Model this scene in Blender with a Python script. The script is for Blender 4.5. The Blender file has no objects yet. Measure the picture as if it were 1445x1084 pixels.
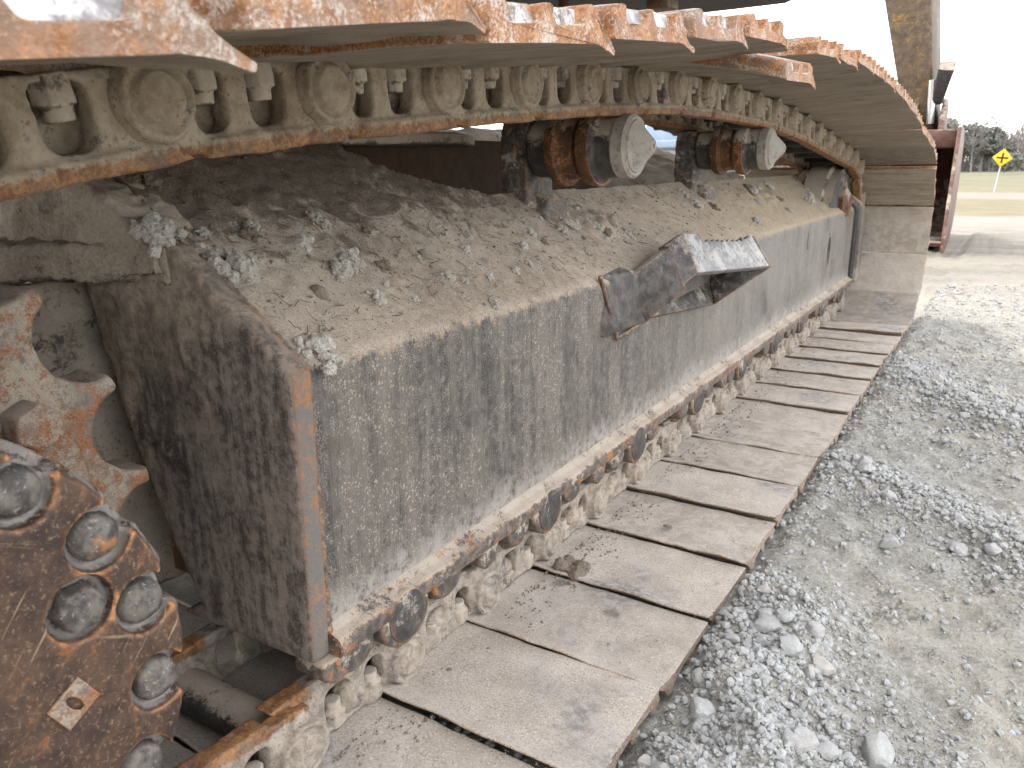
import bpy, bmesh, math, random
import numpy as np
from mathutils import Vector, Matrix, noise, Euler
random.seed(7); rng = np.random.default_rng(7)
SC = bpy.context.scene; COL = SC.collection; D = bpy.data
PI = math.pi; R = math.radians

# ------------------------------------------------------------------ camera
def build_camera():
    P, Y, Ro = R(15.68), R(32.5), R(-.73)
    f = Vector((-math.sin(Y)*math.cos(P), math.cos(Y)*math.cos(P), -math.sin(P)))
    r0 = Vector((math.cos(Y), math.sin(Y), 0)); u0 = r0.cross(f)
    r = r0*math.cos(Ro)+u0*math.sin(Ro); u = u0*math.cos(Ro)-r0*math.sin(Ro)
    M = Matrix(((r.x, u.x, -f.x, 0), (r.y, u.y, -f.y, 0), (r.z, u.z, -f.z, .735), (0, 0, 0, 1)))
    cd = D.cameras.new('camera'); co = D.objects.new('camera', cd); COL.objects.link(co)
    co.matrix_world = M
    cd.sensor_width = 36; cd.lens = 1088.4/1445*36; cd.clip_start = .02; cd.clip_end = 3000
    cd.dof.use_dof = True; cd.dof.focus_distance = 1.15; cd.dof.aperture_fstop = 15
    SC.camera = co
build_camera()

# ------------------------------------------------------------------ sky, sun, exposure
SUN = Vector((-.42, .30, .85)).normalized()
def build_world():
    w = D.worlds.new('World'); SC.world = w; w.use_nodes = True
    nt = w.node_tree; nt.nodes.clear()
    out = nt.nodes.new('ShaderNodeOutputWorld'); bg = nt.nodes.new('ShaderNodeBackground')
    sky = nt.nodes.new('ShaderNodeTexSky'); sky.sky_type = 'NISHITA'; sky.sun_disc = False
    sky.sun_elevation = math.asin(SUN.z); sky.sun_rotation = math.atan2(SUN.x, SUN.y)
    tc = nt.nodes.new('ShaderNodeTexCoord'); mp = nt.nodes.new('ShaderNodeMapping')
    mp.inputs['Scale'].default_value = (1, 1, 3.5)
    no = nt.nodes.new('ShaderNodeTexNoise'); no.inputs['Scale'].default_value = 2.6; no.inputs['Detail'].default_value = 6
    mr = nt.nodes.new('ShaderNodeMapRange'); mr.inputs[1].default_value = .40; mr.inputs[2].default_value = .60
    mr.inputs[3].default_value = .12; mr.inputs[4].default_value = 1.0
    mix = nt.nodes.new('ShaderNodeMix'); mix.data_type = 'RGBA'
    mix.inputs[7].default_value = (9.9, 9.5, 9.0, 1)
    L = nt.links.new
    L(tc.outputs['Generated'], mp.inputs['Vector']); L(mp.outputs[0], no.inputs['Vector']); L(no.outputs['Fac'], mr.inputs[0])
    L(mr.outputs[0], mix.inputs[0]); L(sky.outputs[0], mix.inputs[6]); L(mix.outputs[2], bg.inputs['Color'])
    bg.inputs['Strength'].default_value = .15; L(bg.outputs[0], out.inputs[0])
build_world()
sl = D.lights.new('sun', 'SUN'); so = D.objects.new('sun', sl); COL.objects.link(so)
sl.energy = 1.1; sl.angle = R(10); sl.color = (1, .93, .82)
so.rotation_euler = SUN.to_track_quat('Z', 'Y').to_euler(); so.location = (-4, 4, 12)
vs = SC.view_settings; vs.view_transform = 'Standard'; vs.look = 'None'; vs.gamma = 1; vs.use_curve_mapping = False
vs.exposure = 1.88

# ------------------------------------------------------------------ node helpers
class N:
    def __init__(s, name):
        s.m = D.materials.new(name); s.m.use_nodes = True; s.t = s.m.node_tree; s.t.nodes.clear()
        s.out = s.n('ShaderNodeOutputMaterial'); s.b = s.n('ShaderNodeBsdfPrincipled')
        s.t.links.new(s.b.outputs[0], s.out.inputs[0])
        g = s.n('ShaderNodeNewGeometry'); s.pos = g.outputs['Position']; s.nor = g.outputs['Normal']; s.point = g.outputs['Pointiness']
        s._tc = None
    def n(s, t): return s.t.nodes.new(t)
    def set(s, sock, v):
        if hasattr(v, 'is_linked') or isinstance(v, bpy.types.NodeSocket): s.t.links.new(v, sock)
        else: sock.default_value = v
    def tc(s, which):
        if s._tc is None: s._tc = s.n('ShaderNodeTexCoord')
        return s._tc.outputs[which]
    def xyz(s, v):
        q = s.n('ShaderNodeSeparateXYZ'); s.set(q.inputs[0], v); return q.outputs
    def map(s, v, sc, rot=(0, 0, 0)):
        if rot != (0, 0, 0):
            w = s.n('ShaderNodeMapping'); s.set(w.inputs['Vector'], v); w.inputs['Rotation'].default_value = rot; v = w.outputs[0]
        q = s.n('ShaderNodeMapping'); s.set(q.inputs['Vector'], v); q.inputs['Scale'].default_value = sc
        return q.outputs[0]
    def noise(s, scale, detail=4, rough=.6, vec=None, dist=0):
        q = s.n('ShaderNodeTexNoise'); s.set(q.inputs['Vector'], vec if vec is not None else s.pos)
        q.inputs['Scale'].default_value = scale; q.inputs['Detail'].default_value = detail; q.inputs['Roughness'].default_value = rough
        q.inputs['Distortion'].default_value = dist
        return q.outputs['Fac']
    def vor(s, scale, vec=None, feat='F1', out='Distance', rand=1):
        q = s.n('ShaderNodeTexVoronoi'); q.feature = feat; s.set(q.inputs['Vector'], vec if vec is not None else s.pos)
        q.inputs['Scale'].default_value = scale; q.inputs['Randomness'].default_value = rand
        return q.outputs[out]
    def ramp(s, v, a, b, lo=0., hi=1.):
        q = s.n('ShaderNodeMapRange'); q.interpolation_type = 'SMOOTHSTEP' if (lo, hi) == (0., 1.) else 'LINEAR'
        s.set(q.inputs[0], v); q.inputs[1].default_value = a; q.inputs[2].default_value = b
        q.inputs[3].default_value = lo; q.inputs[4].default_value = hi
        return q.outputs[0]
    def math(s, op, a, b=0., c=None):
        q = s.n('ShaderNodeMath'); q.operation = op; s.set(q.inputs[0], a); s.set(q.inputs[1], b)
        if c is not None: s.set(q.inputs[2], c)
        return q.outputs[0]
    def add(s, a, b): return s.math('ADD', a, b)
    def mul(s, a, b): return s.math('MULTIPLY', a, b)
    def mix(s, f, a, b):
        q = s.n('ShaderNodeMix'); q.data_type = 'RGBA'; s.set(q.inputs[0], f)
        for i, v in ((6, a), (7, b)):
            if isinstance(v, tuple): q.inputs[i].default_value = (*v[:3], 1)
            else: s.set(q.inputs[i], v)
        return q.outputs[2]
    def edge(s, radius=.006):
        q = s.n('ShaderNodeBevel'); q.samples = 3; q.inputs['Radius'].default_value = radius
        d = s.n('ShaderNodeVectorMath'); d.operation = 'DOT_PRODUCT'; s.set(d.inputs[0], q.outputs[0]); s.set(d.inputs[1], s.nor)
        return s.ramp(d.outputs['Value'], .995, .90)
    def finish(s, col, rough, bump=None, dist=.003, strength=.6, metal=0., spec=.35):
        s.set(s.b.inputs['Base Color'], col if not isinstance(col, tuple) else (*col, 1))
        s.set(s.b.inputs['Roughness'], rough); s.set(s.b.inputs['Metallic'], metal); s.b.inputs['Specular IOR Level'].default_value = spec
        if bump is not None:
            q = s.n('ShaderNodeBump'); q.inputs['Strength'].default_value = strength; q.inputs['Distance'].default_value = dist
            s.set(q.inputs['Height'], bump); s.t.links.new(q.outputs[0], s.b.inputs['Normal'])
        return s.m

DUST = (.30, .245, .19); DUST2 = (.37, .325, .27); RUST = (.30, .105, .03); RUST2 = (.34, .16, .068); DARK = (.045, .043, .045); MUD = (.115, .085, .06)

def steel(name, dark=DARK, mid=(.10, .095, .09), dust=DUST, dust_amt=.4, up=.5, rust=.25, edge=.5, er=.006, bump=.5, rough=.75,
          pits=.3, fine=1., dust2=DUST2, rustc=RUST, rustc2=RUST2, wear=0.):
    s = N(name)
    a = s.noise(7*fine, 4, .65); b = s.noise(38*fine, 5, .7, dist=.4); c = s.noise(210*fine, 3, .7); e = s.noise(16*fine, 6, .72, dist=.8)
    nz = s.xyz(s.nor)[2]
    base = s.mix(s.ramp(b, .35, .68), dark, mid)
    dcol = s.mix(s.ramp(s.add(s.mul(a, .6), s.mul(c, .4)), .36, .62), dust, dust2)
    dcol = s.mix(s.mul(s.ramp(b, .58, .75), .45), dcol, MUD)
    dm = s.add(s.mul(nz, up), s.add(s.mul(a, 1.1), s.mul(b, .9)))
    dm = s.ramp(s.add(dm, s.mul(c, .5)), 1.25+(.5-dust_amt)*.75-.09, 1.25+(.5-dust_amt)*.75+.11)
    rr = s.ramp(s.add(s.mul(e, .7), s.mul(c, .3)), .64-rust*.28, .70-rust*.28)
    rcol = s.mix(s.ramp(c, .38, .64), rustc, rustc2)
    col = s.mix(rr, base, rcol)
    col = s.mix(dm, col, dcol)
    if pits:
        v = s.vor(120*fine); pm = s.mul(s.ramp(v, .30, .16), s.ramp(e, .48, .62))
        col = s.mix(s.mul(pm, pits), col, (.16, .055, .02))
    if edge:
        ed = s.mul(s.edge(er), s.ramp(s.add(s.mul(b, .6), s.mul(c, .4)), .40, .56))
        col = s.mix(s.mul(ed, edge), col, s.mix(s.ramp(c, .35, .6), rustc, (.38, .18, .066)))
    if wear:
        wm = s.ramp(s.add(s.mul(b, .5), s.mul(a, .5)), .62-wear*.4, .70-wear*.4)
        col = s.mix(s.mul(wm, .75), col, s.mix(s.ramp(c, .4, .6), (.42, .42, .43), (.22, .22, .24)))
    h = s.add(s.mul(c, .35), s.add(s.mul(b, .55), s.mul(dm, .15)))
    ro = s.ramp(dm, 0, 1, rough-.2, .92)
    return s.finish(col, ro, h, .004, bump)

def mat_frame():
    s = N('worn dark frame paint')
    st1 = s.noise(1, 4, .6, s.map(s.pos, (1, 26, 2.2))); st2 = s.noise(1, 4, .65, s.map(s.pos, (1, 150, 9)))
    a = s.noise(5, 5, .65); c = s.noise(420, 3, .8); b = s.noise(60, 5, .7)
    st3 = s.noise(1, 4, .7, s.map(s.pos, (1, 420, 14))); f = s.add(s.mul(st1, .36), s.add(s.mul(st2, .26), s.add(s.mul(st3, .26), s.add(s.mul(a, .16), s.mul(b, .16)))))
    col = s.mix(s.ramp(f, .49, .70), (.034, .030, .028), (.155, .134, .115))
    col = s.mix(s.ramp(s.add(s.mul(c, .7), s.mul(b, .3)), .49, .58), col, s.mix(s.ramp(st2, .4, .6), (.22, .196, .168), (.095, .086, .079)))
    # small pale crescents of chipped paint and mud splash
    wv = s.map(s.pos, (190, 190, 150), (.5, .2, .1))
    nv = s.n('ShaderNodeVectorMath'); nv.operation = 'ADD'; q = s.n('ShaderNodeTexNoise'); q.inputs['Scale'].default_value = 90; s.set(q.inputs['Vector'], s.pos)
    sc = s.n('ShaderNodeVectorMath'); sc.operation = 'SCALE'; sc.inputs['Scale'].default_value = 2.8; s.set(sc.inputs[0], q.outputs['Color'])
    s.set(nv.inputs[0], wv); s.set(nv.inputs[1], sc.outputs[0])
    v = s.vor(1, nv.outputs[0])
    sp = s.mul(s.ramp(v, .36, .22), s.ramp(s.add(s.mul(a, .35), s.add(s.mul(st1, .3), s.mul(b, .35))), .46, .56))
    col = s.mix(s.mul(sp, .6), col, (.44, .37, .285))
    X, Y, Z = s.xyz(s.pos); nz = s.xyz(s.nor)[2]
    # far end kept dustier and paler
    fd = s.mul(s.ramp(Y, 1.3, 2.6), s.ramp(a, .25, .6))
    col = s.mix(s.mul(fd, .7), col, s.mix(st2, (.235, .212, .185), (.155, .142, .128)))
    # dust lying on the faces that look up
    d = s.ramp(s.add(s.add(nz, s.mul(s.add(b, -.5), .9)), s.mul(s.add(c, -.5), .5)), .18, .55)
    dc = s.mix(s.ramp(s.add(s.mul(a, .55), s.mul(b, .45)), .36, .64), (.235, .186, .142), (.40, .335, .27))
    dc = s.mix(s.ramp(c, .55, .66), dc, (.46, .40, .33)); dc = s.mix(s.mul(s.ramp(c, .45, .34), .85), dc, (.075, .055, .04)); dc = s.mix(s.mul(s.ramp(s.noise(1, 4, .7, s.map(s.pos, (90, 26, 90), (.3, .4, .6))), .58, .68), .5), dc, (.08, .06, .045))
    dk = s.mul(s.ramp(s.add(s.noise(9, 6, .75, dist=1.), s.mul(s.mul(s.ramp(Z, .60, .72), s.ramp(Y, 1.6, 1.1)), .22)), .54, .68), s.ramp(Z, .56, .64))  # dark clumps, with the shade under the chain painted into the near top
    dc = s.mix(s.mul(dk, .8), dc, s.mix(s.ramp(c, .4, .6), (.05, .036, .026), (.13, .098, .07)))
    dc = s.mix(s.mul(s.ramp(Y, 1.5, 3.0), s.ramp(a, .3, .5)), dc, s.mix(s.ramp(b, .4, .62), (.40, .315, .215), (.27, .225, .175)))
    col = s.mix(d, col, dc)
    # splash of dust just above the flange
    lo = s.mul(s.ramp(s.add(Z, s.mul(s.add(st1, -.5), .12)), .235, .165), s.ramp(b, .3, .55))
    col = s.mix(s.mul(lo, .8), col, (.33, .30, .27))
    # rust along the bend
    rb = s.mul(s.mul(s.ramp(nz, .02, .2), s.ramp(nz, .7, .3)), s.ramp(s.add(s.mul(b, .5), s.mul(c, .5)), .50, .60))
    col = s.mix(s.mul(rb, .5), col, (.33, .19, .10))
    br = s.mul(s.ramp(s.noise(11, 5, .7), .55, .66), s.ramp(nz, .4, .1)); col = s.mix(s.mul(br, .4), col, (.10, .078, .062))
    h = s.add(s.mul(c, .5), s.add(s.mul(b, .5), s.mul(sp, .3)))
    return s.finish(col, s.ramp(d, 0, 1, .62, .95), h, .0035, .6)

def mat_endplate():
    s = N('dark mud-streaked end plate')
    st = s.noise(1, 5, .75, s.map(s.pos, (70, 70, 8))); a = s.noise(8, 5, .65, dist=.6); b = s.noise(70, 5, .7); c = s.noise(300, 3, .8)
    col = s.mix(s.ramp(s.add(s.mul(st, .4), s.add(s.mul(b, .35), s.mul(a, .25))), .42, .58), (.062, .052, .047), (.24, .20, .168))
    col = s.mix(s.ramp(c, .55, .70), col, (.26, .23, .19))
    X, Y, Z = s.xyz(s.pos)
    m = s.ramp(s.add(s.add(s.mul(Z, 1.0), s.mul(X, -1.5)), s.mul(s.add(a, -.5), .9)), 1.62, 1.95)
    col = s.mix(m, col, s.mix(s.ramp(b, .35, .65), (.20, .16, .12), (.33, .27, .21)))
    rr = s.mul(s.ramp(s.noise(24, 6, .75, dist=1.), .60, .70), s.ramp(c, .4, .6)); col = s.mix(s.mul(rr, .7), col, (.20, .075, .03))
    ed = s.mul(s.edge(.007), s.ramp(s.add(s.mul(b, .6), s.mul(c, .4)), .40, .55)); col = s.mix(s.mul(ed, .8), col, s.mix(c, (.42, .18, .06), (.30, .12, .04)))
    nx = s.xyz(s.nor)[0]
    fx = s.ramp(nx, .5, .8)
    fc = s.mix(s.ramp(s.add(s.mul(b, .4), s.add(s.mul(c, .3), s.mul(a, .3))), .495, .575), (.14, .127, .117), (.27, .14, .068))
    col = s.mix(fx, col, fc)
    ed2 = s.mul(s.mul(s.edge(.009), fx), s.ramp(s.add(s.mul(b, .6), s.mul(c, .4)), .36, .52)); col = s.mix(s.mul(ed2, .9), col, s.mix(c, (.36, .15, .05), (.24, .10, .04)))
    h = s.add(s.mul(c, .3), s.add(s.mul(b, .7), s.mul(m, s.mul(a, 1.2))))
    return s.finish(col, .82, h, .006, .7)

def mat_shoe():
    s = N('worn rusty shoe steel')
    nx, ny, nz = s.xyz(s.tc('Normal'))
    a = s.noise(9, 5, .65); b = s.noise(55, 5, .7); c = s.noise(320, 3, .75); e = s.noise(24, 6, .72, dist=.8)
    X, Y, Z = s.xyz(s.pos)
    oi2 = s.n('ShaderNodeObjectInfo').outputs['Random']
    # caked dust on the inner face
    d = s.mix(s.ramp(s.add(s.mul(a, .5), s.mul(c, .5)), .38, .62), (.30, .257, .215), (.44, .392, .34))
    d = s.mix(s.mul(s.ramp(b, .56, .72), .45), d, (.22, .175, .135)); d = s.mix(s.ramp(c, .60, .68), d, (.56, .53, .48)); d = s.mix(s.mul(s.ramp(c, .42, .34), .7), d, (.13, .10, .08))
    dk = s.mul(s.vor(7, s.map(s.pos, (1, 1, .2))), 1.0); d = s.mix(s.mul(s.ramp(s.add(dk, s.mul(b, .16)), .24, .12), .8), d, (.085, .06, .045))
    gr = s.ramp(s.add(s.noise(3.2, 4, .6), s.mul(b, .12)), .60, .72); d = s.mix(s.mul(gr, .75), d, s.mix(s.ramp(b, .4, .6), (.12, .115, .115), (.34, .32, .31)))
    # the top run is caked with older, darker mud
    d = s.mix(s.mul(s.ramp(s.math('FRACT', s.mul(oi2, 7.3)), .2, .9), .5), d, s.mix(s.ramp(e, .42, .58), (.20, .165, .13), (.36, .325, .29))); tp = s.ramp(Z, .35, .6); d = s.mix(s.mul(tp, .75), d, s.mix(s.ramp(s.noise(1, 5, .7, s.map(s.pos, (6, 60, 60))), .35, .65), (.15, .118, .082), (.27, .225, .165)))
    # outer side: rust with white-grey worn spots
    r = s.mix(s.ramp(s.add(s.mul(b, .5), s.mul(c, .5)), .40, .60), (.20, .082, .03), (.38, .20, .098)); oi = s.n('ShaderNodeObjectInfo').outputs['Random']; r = s.mix(s.mul(s.ramp(oi, .3, .9), s.ramp(s.noise(18, 5, .7), .42, .58)), r, s.mix(b, (.12, .062, .036), (.30, .22, .165)))
    w = s.ramp(s.add(s.mul(e, .6), s.mul(c, .4)), .50, .62); r = s.mix(s.mul(w, .7), r, (.50, .47, .43))
    r = s.mix(s.mul(s.ramp(b, .58, .74), .7), r, (.11, .05, .03))
    pol = s.ramp(nz, .85, .98); r = s.mix(s.mul(pol, s.ramp(e, .35, .55)), r, (.48, .47, .48))
    ins = s.ramp(nz, -.35, -.8)
    q = s.n('ShaderNodeObjectInfo'); d = s.mix(s.mul(s.ramp(q.outputs['Random'], .45, .95), s.mul(s.ramp(Y, 3.6, 3.9), .6)), d, s.mix(s.ramp(e, .4, .6), (.10, .085, .07), (.2, .175, .15)))
    low = s.mul(s.ramp(Z, .16, .08), s.ramp(s.add(s.mul(b, .5), s.mul(e, .5)), .62, .46)); r = s.mix(s.mul(low, .9), r, s.mix(s.ramp(c, .4, .6), (.19, .15, .12), (.40, .35, .30)))
    col = s.mix(ins, r, d)
    ed = s.mul(s.edge(.005), s.ramp(b, .38, .55)); col = s.mix(s.mul(ed, s.ramp(ins, 0, 1, .1, .5)), col, s.mix(s.ramp(b, .55, .65), (.50, .43, .36), (.42, .19, .07)))
    h = s.add(s.mul(c, .4), s.mul(b, .6))
    return s.finish(col, s.ramp(ins, 0, 1, .68, .92), h, .004, .7)

def mat_link():
    s = N('mud caked link steel')
    ox, oy, oz = s.xyz(s.tc('Object')); X, Y, Z = s.xyz(s.pos)
    a = s.noise(12, 5, .65); b = s.noise(60, 5, .7, dist=.4); c = s.noise(260, 3, .75); e = s.noise(30, 5, .7)
    d = s.mix(s.ramp(s.add(s.mul(a, .5), s.mul(b, .5)), .36, .62), (.20, .155, .11), (.335, .28, .215))
    d = s.mix(s.ramp(Z, .3, .1), d, s.mix(s.ramp(b, .35, .62), (.20, .165, .13), (.335, .288, .238)))
    bare = s.mul(s.ramp(e, .54, .64), s.ramp(a, .42, .6)); d = s.mix(s.mul(bare, .85), d, (.075, .072, .075))
    v = s.vor(150); pm = s.mul(s.ramp(v, .27, .15), s.ramp(e, .38, .6)); d = s.mix(s.mul(pm, .75), d, (.17, .055, .018))
    rl = s.mul(s.ramp(s.add(oz, s.mul(s.add(b, -.5), .02)), -.044, -.050), s.ramp(s.add(Z, s.mul(s.add(s.ramp(Y, .62, .54), s.ramp(e, .56, .66)), .3)), .2, .3))
    rc = s.mix(s.ramp(s.add(s.mul(b, .6), s.mul(c, .4)), .40, .62), (.12, .055, .025), (.30, .155, .065)); rc = s.mix(s.mul(s.ramp(e, .52, .66), .7), rc, (.085, .07, .06))
    col = s.mix(rl, d, rc)
    return s.finish(col, s.ramp(rl, 0, 1, .93, .6), s.add(s.mul(c, .4), s.mul(b, .6)), .004, .75)

def mat_hub():
    s = N('brown rusty cover')
    a = s.noise(9, 5, .7, dist=.5); b = s.noise(45, 6, .72, dist=.6); c = s.noise(280, 3, .8)
    col = s.mix(s.ramp(s.add(s.mul(a, .5), s.mul(b, .5)), .40, .62), (.028, .017, .013), (.075, .042, .027))
    col = s.mix(s.mul(s.ramp(c, .54, .68), .75), col, (.20, .13, .08))
    col = s.mix(s.mul(s.ramp(b, .57, .68), .7), col, (.19, .075, .024))
    X, Y, Z = s.xyz(s.pos)
    # thin light scratches in several directions
    for i, (rot, sc) in enumerate((((.5, .0, 0), 1), ((-.9, .0, 0), 1.3), ((1.5, .0, 0), .8))):
        w = s.noise(1, 2, .5, s.map(s.pos, (8, 9*sc, 260*sc), rot)); m = s.mul(s.ramp(w, .66, .72), s.ramp(s.noise(14+i*5, 3), .48, .62))
        col = s.mix(s.mul(m, .7), col, (.33, .25, .16))
    ed = s.ramp(s.point, .515, .56); col = s.mix(s.mul(ed, s.ramp(b, .32, .5)), col, s.mix(s.ramp(c, .4, .6), (.27, .105, .032), (.40, .20, .085)))
    cav = s.ramp(s.point, .49, .455); col = s.mix(s.mul(cav, .85), col, (.27, .25, .225))
    px = s.ramp(X, -.5035, -.508); col = s.mix(s.mul(px, s.ramp(s.add(s.mul(b, .5), s.mul(c, .3)), .34, .44)), col, s.mix(s.ramp(b, .4, .65), (.26, .24, .215), (.15, .135, .125)))
    return s.finish(col, s.ramp(c, .3, .7, .5, .75), s.add(s.mul(c, .35), s.mul(b, .65)), .0025, .5)

def mat_bolt():
    s = N('blue grey worn bolt'); b = s.noise(60, 5, .7); c = s.noise(300, 3, .7); e = s.noise(28, 5, .7)
    col = s.mix(s.ramp(b, .38, .62), (.045, .04, .038), (.13, .115, .10)); col = s.mix(s.ramp(e, .56, .68), col, s.mix(c, (.20, .095, .04), (.30, .16, .08)))
    col = s.mix(s.mul(s.ramp(c, .58, .7), .6), col, (.36, .33, .29))
    return s.finish(col, .62, s.add(s.mul(c, .4), s.mul(b, .6)), .0025, .6, metal=.15)

def mat_rock(name, c1, c2, c3):
    s = N(name); q = s.n('ShaderNodeObjectInfo'); g = s.n('ShaderNodeNewGeometry'); isl = g.outputs['Random Per Island']
    b = s.noise(90, 5, .7); c = s.noise(500, 3, .8)
    col = s.mix(s.ramp(s.add(s.mul(b, .5), s.mul(c, .5)), .36, .64), c1, c2)
    col = s.mix(s.mul(isl, .5), col, c3)
    col = s.mix(s.mul(s.ramp(q.outputs['Random'], .88, .95), .45), col, (.36, .31, .26))
    return s.finish(col, .95, s.add(s.mul(c, .5), s.mul(b, .5)), .003, .7)

def mat_ground():
    s = N('crushed stone ground, grass and lane')
    X, Y, Z = s.xyz(s.pos)
    a = s.noise(1.3, 5, .65); b = s.noise(22, 6, .75); c = s.noise(130, 4, .8); f = s.noise(480, 2, .7); st = s.noise(1, 4, .65, s.map(s.pos, (26, 6.5, 10), (0, 0, R(43))))
    g = s.mix(s.ramp(s.add(s.mul(b, .45), s.mul(c, .55)), .36, .62), (.20, .192, .168), (.43, .42, .38))
    g = s.mix(s.ramp(s.add(s.mul(f, .6), s.mul(c, .4)), .56, .68), g, (.54, .53, .49))
    g = s.mix(s.mul(s.ramp(s.add(s.mul(f, .5), s.mul(st, .5)), .43, .34), .75), g, (.13, .13, .12))
    g = s.mix(s.mul(s.ramp(a, .45, .65), .5), g, (.44, .40, .32))
    far = s.ramp(Y, 3.6, 7); g = s.mix(s.mul(far, .85), g, s.mix(s.ramp(s.noise(1, 5, .7, s.map(s.pos, (1.1, 3, 1))), .35, .65), (.15, .132, .104), (.225, .204, .165)))  # sunlit stretch gets its own darker colour, offsetting its brighter light
    wob = s.add(Y, s.mul(s.add(s.noise(.25, 4), -.5), 5))
    gr = s.mix(s.ramp(s.noise(.8, 6, .75), .35, .65), (.17, .14, .08), (.12, .105, .06))
    gr2 = s.mix(s.ramp(s.noise(.2, 6, .7), .4, .6), (.14, .125, .072), (.10, .098, .055))
    gr = s.mix(s.ramp(wob, 52, 60), gr, gr2)
    lane = s.mix(s.noise(1.5, 4), (.19, .15, .118), (.225, .183, .147))
    m1 = s.ramp(wob, 27, 29); col = s.mix(m1, g, gr)
    m2 = s.mul(s.ramp(wob, 39.5, 41), s.ramp(wob, 49.5, 48)); col = s.mix(m2, col, lane)
    v1 = s.vor(85); v2 = s.vor(210); k1 = s.ramp(s.noise(5, 5, .7), .52, .66)
    vc = s.xyz(s.vor(85, out='Color'))[0]
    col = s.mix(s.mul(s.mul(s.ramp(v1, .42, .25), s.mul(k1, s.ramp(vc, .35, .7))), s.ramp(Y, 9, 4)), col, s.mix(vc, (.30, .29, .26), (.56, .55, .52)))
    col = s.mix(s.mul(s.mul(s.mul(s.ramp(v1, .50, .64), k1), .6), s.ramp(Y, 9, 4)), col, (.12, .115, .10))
    h = s.add(s.mul(f, .2), s.add(s.mul(c, .45), s.add(s.mul(b, .5), s.mul(k1, s.add(s.mul(v1, -.45), s.mul(v2, -.2))))))
    return s.finish(col, .95, h, .016, 1.)

def plain(name, c1, c2, scale=20, rough=.8, metal=0., bump=.3, dist=.003):
    s = N(name); b = s.noise(scale, 5, .7); c = s.noise(scale*7, 3, .75)
    return s.finish(s.mix(s.ramp(s.add(s.mul(b, .6), s.mul(c, .4)), .36, .64), c1, c2), rough, s.add(s.mul(b, .6), s.mul(c, .4)), dist, bump, metal)

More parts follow.
